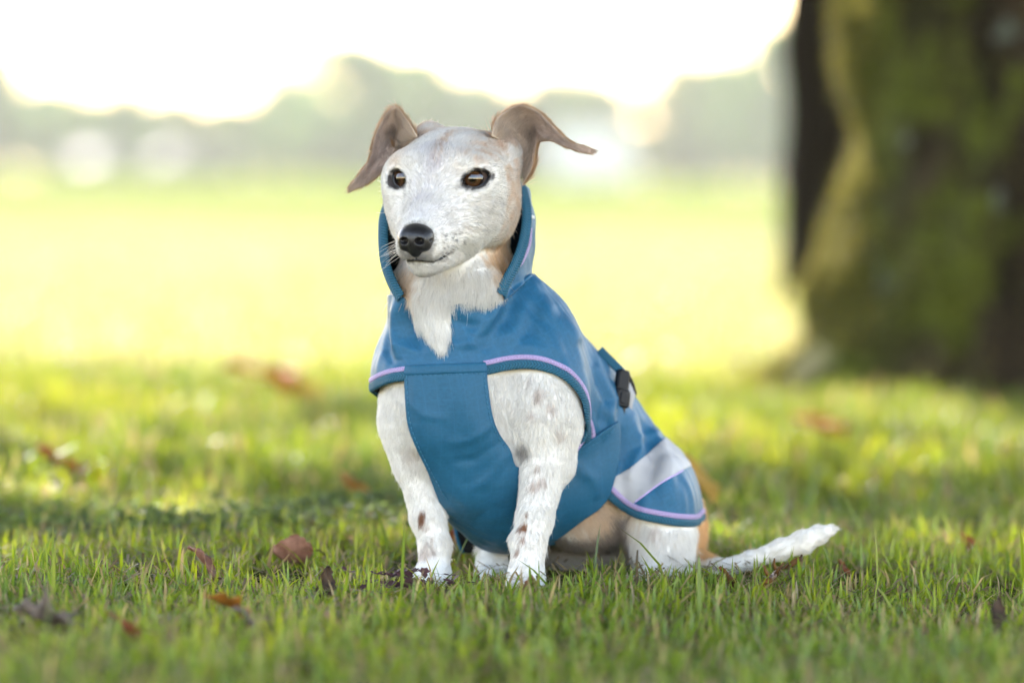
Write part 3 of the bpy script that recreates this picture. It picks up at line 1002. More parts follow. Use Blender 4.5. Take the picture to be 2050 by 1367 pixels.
# ------------------------------------------------------------------ ears (joined into the body mesh)
def ear(A, B, bulge, tip_dir, nt_=44, ns=22, thick=.20):
    A = resample(catmull([P(*q) for q in A], 120), nt_); B = resample(catmull([P(*q) for q in B], 120), nt_)
    bl = np.interp(np.linspace(0, 1, nt_), np.linspace(0, 1, len(bulge)), bulge)
    s = np.linspace(0, 1, ns)
    prof = (4 * s * (1 - s)) ** .8
    W = A[:, None] * (1 - s)[None, :, None] + B[:, None] * s[None, :, None]
    W = W + bl[:, None, None] * prof[None, :, None] * np.asarray(tip_dir)[None, None]
    du = np.gradient(W, axis=0); dv = np.gradient(W, axis=1)
    n = np.cross(du, dv); n /= np.linalg.norm(n, axis=2)[:, :, None] + 1e-9
    if np.mean(n[..., 1]) > 0: n = -n      # n points to the viewer side (inside of the ear)
    edge = np.minimum(1, np.minimum(s, 1 - s)[None, :] * 8) * np.ones((nt_, 1))
    edge = edge * np.minimum(1, (np.arange(nt_)[::-1] / 3.0))[:, None]
    th = thick * (.30 + .70 * edge)
    inn = W + n * (th * .5)[:, :, None]; out = W - n * (th * .5)[:, :, None]
    V = np.vstack([inn.reshape(-1, 3), out.reshape(-1, 3)])
    i, j = np.meshgrid(np.arange(nt_ - 1), np.arange(ns - 1), indexing='ij')
    a = (i * ns + j).ravel(); q = np.stack([a, a + 1, a + ns + 1, a + ns], 1)
    o = nt_ * ns
    # orientation check
    e1 = V[q[:, 1]] - V[q[:, 0]]; e2 = V[q[:, 3]] - V[q[:, 0]]
    if np.mean(np.sum(np.cross(e1, e2) * n[:-1, :-1].reshape(-1, 3), 1)) < 0: q = q[:, ::-1]
    F = [q, q[:, ::-1] + o]
    loop = [k for k in range(ns)] + [k * ns + ns - 1 for k in range(1, nt_)] + [(nt_ - 1) * ns + k for k in range(ns - 2, -1, -1)] + [k * ns for k in range(nt_ - 2, 0, -1)]
    loop = np.array(loop); nx = np.roll(loop, -1)
    rim = np.stack([loop, nx, nx + o, loop + o], 1)
    c = W.reshape(-1, 3).mean(0)
    fn = np.cross(V[rim[:, 1]] - V[rim[:, 0]], V[rim[:, 3]] - V[rim[:, 0]])
    if np.mean(np.sum(fn * (V[rim].mean(1) - c), 1)) < 0: rim = rim[:, ::-1]
    F.append(rim)
    flow = du.reshape(-1, 3); flow = flow / (np.linalg.norm(flow, axis=1)[:, None] + 1e-9)
    tt = np.repeat(np.linspace(0, 1, nt_), ns); ss = np.tile(s, nt_)
    return V, np.vstack(F), np.vstack([flow, flow]), np.r_[tt, tt], np.r_[ss, ss], np.r_[np.ones(o), np.zeros(o)]

ears = [
    # image right: pricked base, flap folding outwards
    ear([(984, 272, 3.2), (995, 238, 3.8), (1035, 212, 4.2), (1074, 222, 4.2), (1108, 254, 3.2), (1140, 283, 2.4), (1170, 293, 2.0), (1188, 300, 1.8)],
        [(1046, 372, 4.8), (1064, 338, 4.8), (1071, 306, 4.6), (1077, 287, 4.2), (1100, 281, 3.6), (1130, 293, 2.6), (1160, 303, 2.0), (1182, 307, 1.8)],
        [2.6, 2.4, 1.7, 1.1, .7, .4, .15, .02], (.35, .93, 0)),
    # image left
    ear([(836, 274, 5.2), (815, 240, 5.7), (793, 215, 6.1), (768, 236, 6.2), (750, 276, 5.6), (740, 318, 5.0), (718, 350, 4.6), (699, 374, 4.4)],
        [(786, 330, 6.6), (788, 312, 6.6), (790, 298, 6.4), (789, 300, 6.0), (781, 320, 5.6), (764, 343, 5.0), (738, 366, 4.6), (704, 381, 4.4)],
        [2.2, 2.0, 1.5, 1.1, .8, .5, .2, .02], (-.2, .98, 0)),
]

# ------------------------------------------------------------------ fur flow, length and colour on the body mesh
def prim_flow(V):
    acc = np.zeros_like(V); wsum = np.zeros(len(V))
    for p in body_prims:
        lo, hi = p.box(2.0)
        m = ((V > lo) & (V < hi)).all(1)
        if not m.any(): continue
        d = p.sdf(V[m, 0], V[m, 1], V[m, 2])
        w = np.exp(-np.clip(d, -.2, None) / .45)
        f = p.flow / (np.linalg.norm(p.flow) + 1e-9)
        acc[m] += w[:, None] * f; wsum[m] += w
    return acc / (wsum[:, None] + 1e-6)

flow = prim_flow(bV)
nA, nB, nC = Noise(1, 6.0), Noise(2, 1.6), Noise(3, .6)
WHITE = np.array((.80, .778, .745)); TAN = np.array((.60, .37, .20)); ORANGE = np.array((.68, .44, .22)); GREY = np.array((.17, .155, .15))
DARK = np.array((.030, .027, .028))
mouth_pts = []
for s in (-1, 1):
    mouth_pts.append(catmull([H(8.75, 0, -5.22), H(8.35, s * .7, -5.30), H(7.4, s * 1.35, -5.22), H(6.0, s * 1.95, -4.98), H(4.6, s * 2.5, -4.55), H(3.4, s * 2.95, -4.05)], 40))
mouth_pts = np.vstack(mouth_pts)
# whisker roots: small dark dots in rows on the lips
_r = np.random.default_rng(8); whisker_dots = []
for s in (-1, 1):
    for row in range(4):
        for q in range(6):
            if _r.random() < .25: continue
            cc = H(7.5 - q * .52 + _r.normal(0, .10), s * (1.6 + .17 * q), -3.35 - row * .40 + _r.normal(0, .06))
            j = np.argmin(np.linalg.norm(bV - cc, axis=1)); whisker_dots.append(bV[j])
BODY_SPOTS = (((842, 1030, 4.6), .36, .9), ((842, 1046, 4.6), .40, .85), ((857, 1055, 4.6), .25, .35), ((866, 1077, 4.6), .18, .8), ((852, 1105, 4.4), .7, .30), ((830, 1020, 4.6), .3, .3),
              ((1040, 1028, 1), .28, .75), ((1051, 1024, 1), .34, .8), ((1047, 1052, 1), .42, .95), ((1062, 1040, .8), .26, .5), ((1033, 1072, .6), .32, .7), ((1047, 1078, .6), .28, .6), ((1033, 1103, .4), .3, .55),
              ((1070, 970, 2.2), .5, .38), ((1088, 962, 2.2), .35, .35), ((1075, 938, 2.6), .28, .3), ((1078, 790, 2.6), .5, .30), ((1105, 815, 2.6), .5, .30), ((1062, 830, 2.4), .35, .25), ((1055, 755, 2.8), .4, .22), ((1120, 870, 3), .5, .2),
              ((1310, 1062, 9.6), .5, .22), ((1290, 1132, 8.5), .35, .5), ((1045, 1160, -.6), .8, .18))

def paint(V):
    """coat colour, hair length and hair density at skin points"""
    n_ = len(V)
    hl = hloc(V); px_, py_ = proj(V)
    b1, c1 = nB(V), nC(V)
    st = {'c': np.tile(WHITE, (n_, 1)) * (1 + .02 * b1)[:, None]}
    def blend(mask, cc):
        m = np.clip(mask, 0, 1)[:, None]; st['c'] = st['c'] * (1 - m) + np.asarray(cc) * m
    def spot3(c, r, colr, amt=1.0, soft=.5):
        m = np.where(((V > c - 2.5 * r) & (V < c + 2.5 * r)).all(1))[0]
        if not len(m): return
        d = np.linalg.norm(V[m] - c, axis=1) / r + .16 * c1[m] + .1 * b1[m]
        k = np.zeros(n_); k[m] = amt * np.clip((1 + soft - d) / (2 * soft), 0, 1)
        blend(k, colr)
    head = (V[:, 2] > 22.5) & (hl[:, 2] > -6.9) & (hl[:, 0] > -8.2)
    f, r_, u = hl[:, 0], hl[:, 1], hl[:, 2]
    L = np.full(n_, .75); D = np.ones(n_)
    L = np.where(head, .46, L)
    L = np.where(head & (f > 3.5), .38, L); L = np.where(head & (f > 6.5), .30, L)
    L = np.where(head & (f < -1.5) & (u < 1), .65, L)
    L = np.where(~head & (V[:, 2] > 15.5), 1.0, L)
    L = np.where(~head & (V[:, 2] > 15.5) & (py_ > 572), 1.15, L)
    L = np.where(~head & (V[:, 2] > 15.5) & (py_ > 615), .8, L)
    L = np.where(~head & (V[:, 2] < 14) & (V[:, 1] < 9), .55, L)
    L = np.where(V[:, 2] < 2.4, .28, L)
    L = np.where((px_ > 1425) & (V[:, 2] < 9), .5, L)
    L = np.where((px_ > 1190) & (px_ < 1425) & (V[:, 2] < 10), 1.1, L)
    # faded tan mask on an old white face
    blend(head * np.exp(-((r_ - .25) / .50) ** 2) * np.exp(-((u - 3.1) / 1.2) ** 2) * (f > -1) * (.40 + .2 * c1), TAN)
    blend(head * np.exp(-((r_ - 3.3) / 1.4) ** 2) * np.exp(-((u - 2.7) / 1.2) ** 2) * (.30 + .14 * b1 + .10 * c1), TAN)
    blend(head * np.exp(-((r_ + 3.5) / 1.1) ** 2) * np.exp(-((u - 2.8) / 1.2) ** 2) * (.30 + .12 * b1), TAN)
    blend(head * np.clip((np.abs(r_) - 3.6) / 1.6, 0, 1) * (f < .8) * (u < 1.4) * (.40 + .12 * b1), TAN)
    blend(head * np.clip((.5 - f) / 3.5, 0, 1) * (u > 2.2) * (.24 + .14 * b1), TAN)
    blend(head * (f > 2.0) * (f < 7.8) * np.exp(-(r_ / 1.7) ** 2) * (.30 + .10 * b1), (.52, .49, .53))
    blend(head * (f > 1.0) * (u < -.6) * (u > -3.4) * (np.abs(r_) > 1.6) * (.16 + .10 * c1), (.50, .46, .44))
    # salt-and-pepper lips and chin
    blend(head * (f > 6.0) * np.clip((-4.15 - u) / .8, 0, 1) * (.44 + .10 * c1) * (u > -5.45), GREY)
    blend(head * np.clip((f - 5.8) / 1.2, 0, 1) * (u < -5.25) * (.16 + .03 * c1), GREY)
    dn = np.linalg.norm(V - H(8.7, 0, -3.6), axis=1)
    blend(head * np.clip((1.66 - dn) / .30, 0, 1) * .6, GREY)
    mm = np.where(head & (f > 2.5) & (u < -3))[0]
    if len(mm):
        dm = np.full(n_, 9.0)
        for i0 in range(0, len(mm), 20000):
            ii = mm[i0:i0 + 20000]
            dm[ii] = np.min(np.linalg.norm(V[ii][:, None, :] - mouth_pts[None, ::2], axis=2), axis=1)
        blend(np.clip((.30 - dm) / .14, 0, 1) * np.clip((f - 5.0) / 1.6, .0, 1), DARK)
        L = np.where((dm < .35) & (f > 4.6), .22, L)
    for q in whisker_dots: spot3(q, .10, DARK, .6, .35)
    for s, c, n, a, b_ in eyes:
        q = V - c
        A, B = q @ a, q @ b_; C = q @ n
        A = A if s > 0 else A + .2
        e = np.sqrt((A / np.where(A > 0, 1.34 if s > 0 else .92, 1.40 if s > 0 else 1.10)) ** 2 + ((B + .03) / (.80 + .10 * (B < 0))) ** 2)
        blend(np.clip((1.03 - e + .03 * c1) / .10, 0, 1) * (C > 0), DARK)
        blend(np.clip((1.22 - e + .06 * c1) / .25, 0, 1) * (C > 0) * .45, (.12, .10, .095))
        L = np.where((e < 1.3) & (C > 0), .26, L)
        D = np.where((e < .90) & (C > 0), 0, D)
        ci = c - a * 1.50 - b_ * .22 + n * .9
        blend(np.clip((1.0 - np.linalg.norm(V - ci, axis=1) / .85 + .25 * c1), 0, 1) * .85, (.10, .085, .08))
    for q, rad, am in (((805, 570, 4.5), 1.5, .7), ((1003, 545, 5), 1.6, .9), ((1015, 500, 6.5), 2.4, .8), ((810, 600, 5), 1.2, .55)):
        spot3(P(*q), rad, ORANGE * .95 + .05, am, .6)
    spot3(P(917, 560, 3.3), .45, (.34, .24, .16), .5)
    for q, rad, am in BODY_SPOTS: spot3(P(*q), rad, (.27, .125, .065), min(1, am * 1.15), .28)
    spot3(P(1046, 903, 3.4), .62, (.20, .17, .155), .75, .7); spot3(P(830, 905, 5.6), .8, (.36, .29, .25), .75, .7)
    spot3(P(1195, 1022, 11.5), 2.6, ORANGE * .9, .6, .5)
    blend((px_ > 1392) * (px_ < 1424) * (V[:, 2] < 9) * (V[:, 1] > 13) * 1.0, ORANGE * 1.05)
    blend((px_ > 1090) * (px_ < 1262) * (V[:, 2] < 5.5) * (V[:, 1] > 11.5) * .75, (.24, .20, .19))  # shadow under the belly painted into the fur as grey-brown
    return np.clip(st['c'], .01, .9), L, D
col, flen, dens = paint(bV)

# add ears
V_all, F_all = [bV], [tris(bQ)]; o = len(bV)
C_all, L_all, D_all, FL_all = [col], [flen], [dens], [flow]
for V, F, fl, tt, ss, inside in ears:
    V_all.append(V); F_all.append(tris(F) + o); o += len(V)
    nz = (1 + .07 * nB(V) + .05 * nC(V))[:, None]
    inner = np.array((.50, .39, .325)) * nz
    base = np.clip(1 - tt / .30, 0, 1)[:, None]
    inner = inner * (1 - base * .75) + np.array((.66, .56, .46)) * base * .75
    mid = np.exp(-((ss - .55) / .22) ** 2) * np.exp(-((tt - .30) / .14) ** 2)
    inner = inner * (1 - .55 * mid[:, None]) + np.array((.035, .022, .016)) * .55 * mid[:, None]
    rimf = np.clip(1 - np.minimum(ss, 1 - ss) / .06, 0, 1)[:, None] * np.clip(1 - tt, .3, 1)[:, None] * .45
    inner = inner * (1 - rimf) + np.array((.62, .50, .38)) * rimf
    outer = np.array((.42, .27, .16)) * nz
    C_all.append(np.where(inside[:, None] > .5, inner, outer))
    L_all.append(np.where(inside > .5, .42, .55) + .22 * np.clip(1 - np.minimum(ss, 1 - ss) / .10, 0, 1) + .5 * np.clip(1 - tt / .25, 0, 1)); D_all.append(np.full(len(V), .9)); FL_all.append(fl)
dV = np.vstack(V_all); dT = np.vstack(F_all); dC = np.clip(np.vstack(C_all), .01, .9)
dIS = np.zeros(len(dV), bool); dIS[len(bV):] = True
dL = np.concatenate(L_all); dD = np.concatenate(D_all); dF = np.vstack(FL_all)
dN = vnormals(dV, dT)

m_skin, nt, b = principled('dog_skin', (.6, .5, .45), 0.7, 0.2)
at_ = N(nt, 'ShaderNodeAttribute', attribute_name='tint')
nt.links.new(at_.outputs['Color'], b.inputs['Base Color'])

dog = empty('dog', tuple(P(1000, 1180, 8) * .01 * np.array([1, 1, 0])))
tag(dog, 'small white and tan terrier sitting on grass in a blue coat, folded ears', 'dog')
DOG_OFF = np.array(dog.location) * 1.0
def dog_obj(name, V, F, mats, parent=None, **kw):
    """child of the dog: geometry in cm world -> m, relative to the dog's origin"""
    me = mesh_from(name, np.asarray(V) * .01 - DOG_OFF, F, mats, **kw)
    return add_obj(name, me, dog if parent is None else parent)
dog_obj('body', dV, dT, [m_skin], cols=dC)

# ------------------------------------------------------------------ eyes
m_eye, nt, b = principled('eye_ball', (.03, .02, .015), 0.08, 0.6, **{'Coat Weight': 1.0, 'Coat Roughness': 0.02, 'Coat IOR': 1.38})
uvn = N(nt, 'ShaderNodeUVMap')
sx = N(nt, 'ShaderNodeSeparateXYZ'); nt.links.new(uvn.outputs[0], sx.inputs[0])
re_ = ramp(nt, sx.outputs['X'], [(0.0, (.004, .003, .003)), (0.150, (.004, .003, .003)), (0.175, (.040, .017, .008)), (0.30, (.066, .030, .011)), (0.40, (.048, .020, .008)), (0.435, (.010, .007, .005)), (0.50, (.012, .008, .007)), (0.6, (.10, .07, .06))])
vn = noise_tex(nt, 60, 3, .6)
cb = N(nt, 'ShaderNodeCombineXYZ'); nt.links.new(sx.outputs['Y'], cb.inputs[0]); nt.links.new(cb.outputs[0], vn.inputs['Vector'])
mxr = N(nt, 'ShaderNodeMix', data_type='RGBA', blend_type='MULTIPLY'); mxr.inputs['Factor'].default_value = .55
rv = ramp(nt, vn.outputs['Fac'], [(.3, (.55, .55, .55)), (.7, (1.25, 1.2, 1.1))])
nt.links.new(re_.outputs[0], mxr.inputs['A']); nt.links.new(rv.outputs[0], mxr.inputs['B'])
nt.links.new(mxr.outputs['Result'], b.inputs['Base Color'])
m_lid, _, _ = principled('eyelid_skin', (.022, .021, .024), 0.38, 0.5)

gaze = {1: P(945.5, 357.5, -1.6), -1: P(800.5, 359.5, 0.9)}
for s, c, n, a, b_ in eyes:
    # iris faces where the photograph shows it
    d = gaze[s] - c; d /= np.linalg.norm(d)
    ref = np.array([0, 0, 1.0]); e1 = np.cross(ref, d); e1 /= np.linalg.norm(e1); e2 = np.cross(d, e1)
    nl_, nm_ = 40, 48
    ph = np.linspace(0, np.pi, nl_); th = np.linspace(0, 2 * np.pi, nm_, endpoint=False)
    V, UV = [], []
    for p_ in ph:
        rad = 1.25 + .06 * max(0, math.cos(p_)) ** 8
        for t_ in th:
            V.append(c + rad * (math.cos(p_) * d + math.sin(p_) * (math.cos(t_) * e1 + math.sin(t_) * e2)))
            UV.append((p_ / 1.35, t_ * 2.0))
    i, j = np.meshgrid(np.arange(nl_ - 1), np.arange(nm_), indexing='ij')
    q0 = i * nm_ + j; q1 = i * nm_ + (j + 1) % nm_
    F = np.stack([q0, q0 + nm_, q1 + nm_, q1], -1).reshape(-1, 4)
    eo = dog_obj('eye', np.array(V), F, [m_eye], uv=np.array(UV))
    # lid rim: dark rounded margin following the almond
    t_ = np.linspace(-1, 1, 40)
    hw_, sh_ = (1.29, 0) if s > 0 else (1.0, .20)
    up = np.stack([t_ * hw_ - sh_, .70 * (1 - t_ ** 2) - .02], 1); lowr = np.stack([t_[::-1] * hw_ - sh_, -.70 * (1 - t_[::-1] ** 2) - .02], 1)
    loop = np.vstack([up, lowr[1:-1]])
    rr_ = np.where(np.arange(len(loop)) < 40, .12, .16)
    pts = []
    for (x, y) in loop:
        cz = math.sqrt(max(.05, 1.30 ** 2 - x * x - y * y))
        pts.append(c + a * x + b_ * y + n * cz)
    pts = np.array(pts + pts[:1])
    V, T = tube_tris(smooth_line(pts, 2), .10, 10)
    dog_obj('eyelid', V, T, [m_lid], parent=eo)

# ------------------------------------------------------------------ nose
m_nose, nt, b = principled('nose_leather', (.014, .013, .014), 0.36, 0.55)
tc = N(nt, 'ShaderNodeTexCoord')
vo = N(nt, 'ShaderNodeTexVoronoi'); vo.inputs['Scale'].default_value = 950.0
nt.links.new(tc.outputs['Object'], vo.inputs['Vector'])
bump(nt, vo.outputs['Distance'], 0.35, 0.0006, b)
lo = H(8.8, 0, -3.5)
nose = Field(lo - 2.6, lo + 2.6, .055)
for p in [hell((8.35, 0, -3.15), (1.25, 1.30, .98), .5), hell((8.55, .72, -3.45), (1.02, .70, .84), .45), hell((8.55, -.72, -3.45), (1.02, .70, .84), .45),
          hell((8.70, 0, -4.1), (.62, .60, .72), .4), hell((9.05, 0, -3.45), (.62, .5, .8), .4), hell((8.8, .78, -3.95), (.62, .42, .34), .25), hell((8.8, -.78, -3.95), (.62, .42, .34), .25)]:
    nose.add(p)
for s in (-1, 1):
    nose.sub(ell(H(9.55, s * .62, -3.42), (.62, .34, .27), .12, R=HMAT))
    nose.sub(rc(H(9.35, s * .80, -3.50), H(8.75, s * 1.52, -3.40), .14, .07, .12))
    nose.sub(rc(H(9.35, s * .9, -3.66), H(8.6, s * 1.4, -3.72), .05, .05, .10))
nose.sub(rc(H(9.66, 0, -3.75), H(9.35, 0, -4.9), .045, .05, .10))
V, Q = nose.mesh(1)
dog_obj('nose', V, Q, [m_nose])

# lips: dark moist line in the mouth crease and below the nose
m_lip, _, _ = principled('lip_skin', (.020, .017, .017), .45, .4)
def snap(pts, depth=.02):
    pts = np.array(pts, float)
    for _ in range(6):
        pts = pts - body.grad(pts) * (body.sample(pts) + depth)[:, None]
    return pts
side = lambda s: [H(8.35, s * .7, -5.30), H(7.4, s * 1.32, -5.27), H(6.3, s * 1.80, -5.10)]
lip = snap(resample(catmull(side(-1)[::-1] + [H(8.75, 0, -5.22)] + side(1), 90), 80), -.02)
lip = smooth_line(lip, 2)
V, T = tube_tris(lip, .105 * np.sin(np.linspace(.05, np.pi - .05, 80)) ** .5 + .01, 8)
V2, T2 = tube_tris(snap(resample(np.array([H(9.2, 0, -4.6), H(9.0, 0, -4.9), H(8.75, 0, -5.22)]), 10), -.01), .055, 6)
V, T = merge([(V, T), (V2, T2)])
dog_obj('lips', V, T, [m_lip])

# ------------------------------------------------------------------ THE COAT
def fabric_mat(name, base, dark, rough=.50, sheen=.12):
    m, nt, b = principled(name, base, rough, .27)
    b.inputs['Sheen Weight'].default_value = sheen * .3
    b.inputs['Sheen Roughness'].default_value = .4
    uv_ = N(nt, 'ShaderNodeUVMap'); sp_ = N(nt, 'ShaderNodeSeparateXYZ'); nt.links.new(uv_.outputs[0], sp_.inputs[0])
    def line(sock, freq, width):
        mu = N(nt, 'ShaderNodeMath', operation='MULTIPLY'); mu.inputs[1].default_value = freq; nt.links.new(sock, mu.inputs[0])
        fr = N(nt, 'ShaderNodeMath', operation='FRACT'); nt.links.new(mu.outputs[0], fr.inputs[0])
        lt = N(nt, 'ShaderNodeMath', operation='LESS_THAN'); lt.inputs[1].default_value = width; nt.links.new(fr.outputs[0], lt.inputs[0])
        return lt.outputs[0]
    l1 = line(sp_.outputs['X'], 1 / .95, .07); l2 = line(sp_.outputs['Y'], 1 / .95, .07)
    mxl = N(nt, 'ShaderNodeMath', operation='MAXIMUM'); nt.links.new(l1, mxl.inputs[0]); nt.links.new(l2, mxl.inputs[1])
    # fine weave
    wv = N(nt, 'ShaderNodeTexWave', wave_type='BANDS', bands_direction='DIAGONAL'); wv.inputs['Scale'].default_value = 5.5; wv.inputs['Distortion'].default_value = .4
    nt.links.new(uv_.outputs[0], wv.inputs['Vector'])
    nz_ = noise_tex(nt, 4.0, 5, .6, uv_.outputs[0])
    c1 = ramp(nt, nz_.outputs['Fac'], [(.3, tuple(np.array(base) * .86)), (.7, tuple(np.array(base) * 1.12))])
    mx_ = N(nt, 'ShaderNodeMix', data_type='RGBA'); mx_.inputs['B'].default_value = (*(np.array(base) * 1.5 + .01), 1)
    fa = N(nt, 'ShaderNodeMath', operation='MULTIPLY'); fa.inputs[1].default_value = .16; nt.links.new(mxl.outputs[0], fa.inputs[0])
    nt.links.new(fa.outputs[0], mx_.inputs['Factor']); nt.links.new(c1.outputs[0], mx_.inputs['A'])
    nt.links.new(mx_.outputs['Result'], b.inputs['Base Color'])
    hsum = N(nt, 'ShaderNodeMath', operation='MULTIPLY_ADD'); hsum.inputs[1].default_value = .6
    nt.links.new(mxl.outputs[0], hsum.inputs[0]); nt.links.new(wv.outputs['Fac'], hsum.inputs[2])
    bump(nt, hsum.outputs[0], .22, .0004, b)
    return m
BLUE = (.012, .102, .198)
m_coat = fabric_mat('blue_ripstop', BLUE, None)
m_panel = fabric_mat('blue_ripstop_panel', (.008, .090, .170), None)  # same cloth; the panel's shading is put into a darker blue
m_lining, _, _ = principled('coat_lining', (.010, .014, .024), .85, .2)

def webbing(name, base, freq=4.0):
    m, nt, b = principled(name, base, .65, .3)
    uv_ = N(nt, 'ShaderNodeUVMap'); sp_ = N(nt, 'ShaderNodeSeparateXYZ'); nt.links.new(uv_.outputs[0], sp_.inputs[0])
    # herringbone: diagonal ribs that mirror at the middle of the band
    a1 = N(nt, 'ShaderNodeMath', operation='SUBTRACT'); a1.inputs[1].default_value = .5; nt.links.new(sp_.outputs['Y'], a1.inputs[0])
    a2 = N(nt, 'ShaderNodeMath', operation='ABSOLUTE'); nt.links.new(a1.outputs[0], a2.inputs[0])
    a3 = N(nt, 'ShaderNodeMath', operation='MULTIPLY_ADD'); a3.inputs[1].default_value = .62; nt.links.new(a2.outputs[0], a3.inputs[0]); nt.links.new(sp_.outputs['X'], a3.inputs[2])
    a4 = N(nt, 'ShaderNodeMath', operation='MULTIPLY'); a4.inputs[1].default_value = freq * 6.283; nt.links.new(a3.outputs[0], a4.inputs[0])
    a5 = N(nt, 'ShaderNodeMath', operation='SINE'); nt.links.new(a4.outputs[0], a5.inputs[0])
    a6 = N(nt, 'ShaderNodeMapRange'); a6.inputs['From Min'].default_value = -1; nt.links.new(a5.outputs[0], a6.inputs['Value'])
    rp = ramp(nt, a6.outputs[0], [(.05, tuple(np.array(base) * .6)), (.45, tuple(np.array(base))), (1, tuple(np.array(base) * 1.2))])
    nt.links.new(rp.outputs[0], b.inputs['Base Color'])
    bump(nt, a6.outputs[0], .7, .0012, b)
    return m
m_trim = webbing('teal_webbing', (.014, .105, .175))
m_lilac = webbing('lilac_webbing', (.47, .36, .62))
m_reflect, nt, b = principled('reflective_tape', (.40, .395, .405), .5, .3)
m_black, _, _ = principled('black_plastic', (.008, .008, .010), .42, .2)
m_blackweb, _, _ = principled('black_elastic', (.012, .012, .013), .8, .2)
m_thread, _, _ = principled('coat_thread', (.035, .17, .28), .7, .3)

cV, cQ = coat_f.mesh(3); cN = vnormals(cV, cQ)
pV, pQ = panel_f.mesh(3); pN = vnormals(pV, pQ)

def seg_d(x, y, pts):
    d = np.full(len(x), 1e9); tt = np.zeros(len(x)); L = len(pts) - 1
    for i in range(L):
        a, b_ = np.array(pts[i], float), np.array(pts[i + 1], float); e = b_ - a
        t = np.clip(((x - a[0]) * e[0] + (y - a[1]) * e[1]) / (e @ e), 0, 1)
        dd = np.hypot(x - a[0] - t * e[0], y - a[1] - t * e[1])
        m = dd < d; d = np.where(m, dd, d); tt = np.where(m, (i + t) / L, tt)
    return d, tt
def folds(V, Nn, lines, nz_amp, seed, calm=None):
    x, y = proj(V); front = np.clip(-Nn[:, 1] * 2 + .5, 0, 1)
    disp = np.zeros(len(V))
    for pts, w, amp in lines:
        d, t = seg_d(x, y, pts)
        disp += amp * np.exp(-(d / w) ** 2) * np.sin(np.pi * np.clip(t * .9 + .1, 0, 1)) ** .6 * front
    if calm is not None:      # cloth is held taut along its bound edges
        disp *= np.clip(seg_d(x, y, calm)[0] / 34 - .15, 0, 1)
    S = V * np.array([1, 1, .45])
    disp += nz_amp * (Noise(seed, 5.0)(S) + .5 * Noise(seed + 1, 2.2)(S) + .3 * Noise(seed + 2, 1.1)(S * [1, 1, .6]))
    return V + Nn * disp[:, None]
rug_folds = [
    ([(1062, 556), (1090, 620), (1120, 720), (1150, 790)], 16, .22), ([(1040, 575), (1010, 640), (960, 700)], 18, -.22),
    ([(1010, 590), (985, 640), (930, 690)], 13, .20), ([(1075, 600), (1060, 660), (1020, 700)], 16, -.18),
    ([(800, 605), (790, 660), (800, 720)], 12, .25), ([(820, 615), (825, 670), (850, 710)], 14, -.25), ([(783, 640), (775, 700), (790, 735)], 10, -.18),
    ([(1130, 650), (1175, 740), (1200, 840)], 16, .24), ([(1160, 700), (1210, 800), (1195, 880)], 13, -.22), ([(1195, 740), (1225, 800), (1215, 850)], 10, .16),
    ([(1265, 840), (1280, 900), (1255, 960)], 14, .22), ([(1290, 850), (1310, 920), (1290, 985)], 14, -.22), ([(1300, 850), (1335, 940), (1340, 1010)], 16, .18), ([(1245, 870), (1250, 930), (1235, 980)], 12, -.18),
    ([(1218, 868), (1180, 840), (1150, 830)], 9, .10), ([(1225, 850), (1205, 800), (1190, 770)], 8, .12), ([(905, 640), (950, 655), (1010, 640)], 10, -.10), ([(900, 690), (950, 690), (1000, 672)], 9, .10), ([(1050, 600), (1100, 660), (1130, 740)], 8, -.08), ([(870, 700), (830, 700), (790, 690)], 9, .09), ([(1270, 880), (1300, 870), (1330, 860)], 9, .08), ([(1110, 620), (1150, 690)], 14, .12), ([(960, 640), (1050, 690), (1120, 720)], 18, .10),
]
rug_folds = [(a_, w_, m_ * 2.5) for a_, w_, m_ in rug_folds]
cV = folds(cV, cN, rug_folds, .06, 61, [(1172, 905), (1176, 850), (1168, 802), (1145, 768), (1110, 745), (1060, 734), (1010, 738), (975, 746), (890, 752), (808, 758), (744, 780)]); cN = vnormals(cV, cQ)
panel_folds = [([(830, 760), (850, 850), (890, 930)], 22, .12), ([(930, 750), (950, 850), (1000, 930)], 26, .14), ([(1150, 930), (1190, 960), (1200, 1000)], 14, .16), ([(1215, 870), (1200, 930)], 10, -.15), ([(900, 960), (960, 1030)], 22, .10), ([(985, 850), (940, 880), (890, 890)], 9, .10), ([(1005, 880), (950, 920), (900, 925)], 9, -.09), ([(815, 800), (850, 830), (900, 840)], 9, .08), ([(1020, 905), (970, 965), (930, 985)], 10, .10)]
panel_folds = [(a_, w_, m_ * 1.5) for a_, w_, m_ in panel_folds]
pV = folds(pV, pN, panel_folds, .04, 71); pN = vnormals(pV, pQ)

def uv_cloth(V, ang):
    """cloth coordinates in cm: round the body and up it"""
    q = V - P(960, 800, 9)
    ca, sa = math.cos(ang), math.sin(ang)
    uu = q[:, 0] * .92 + q[:, 1] * .40 * np.sign(1); vv = q[:, 2] - q[:, 1] * .25
    return np.stack([uu * ca + vv * sa, -uu * sa + vv * ca], 1)

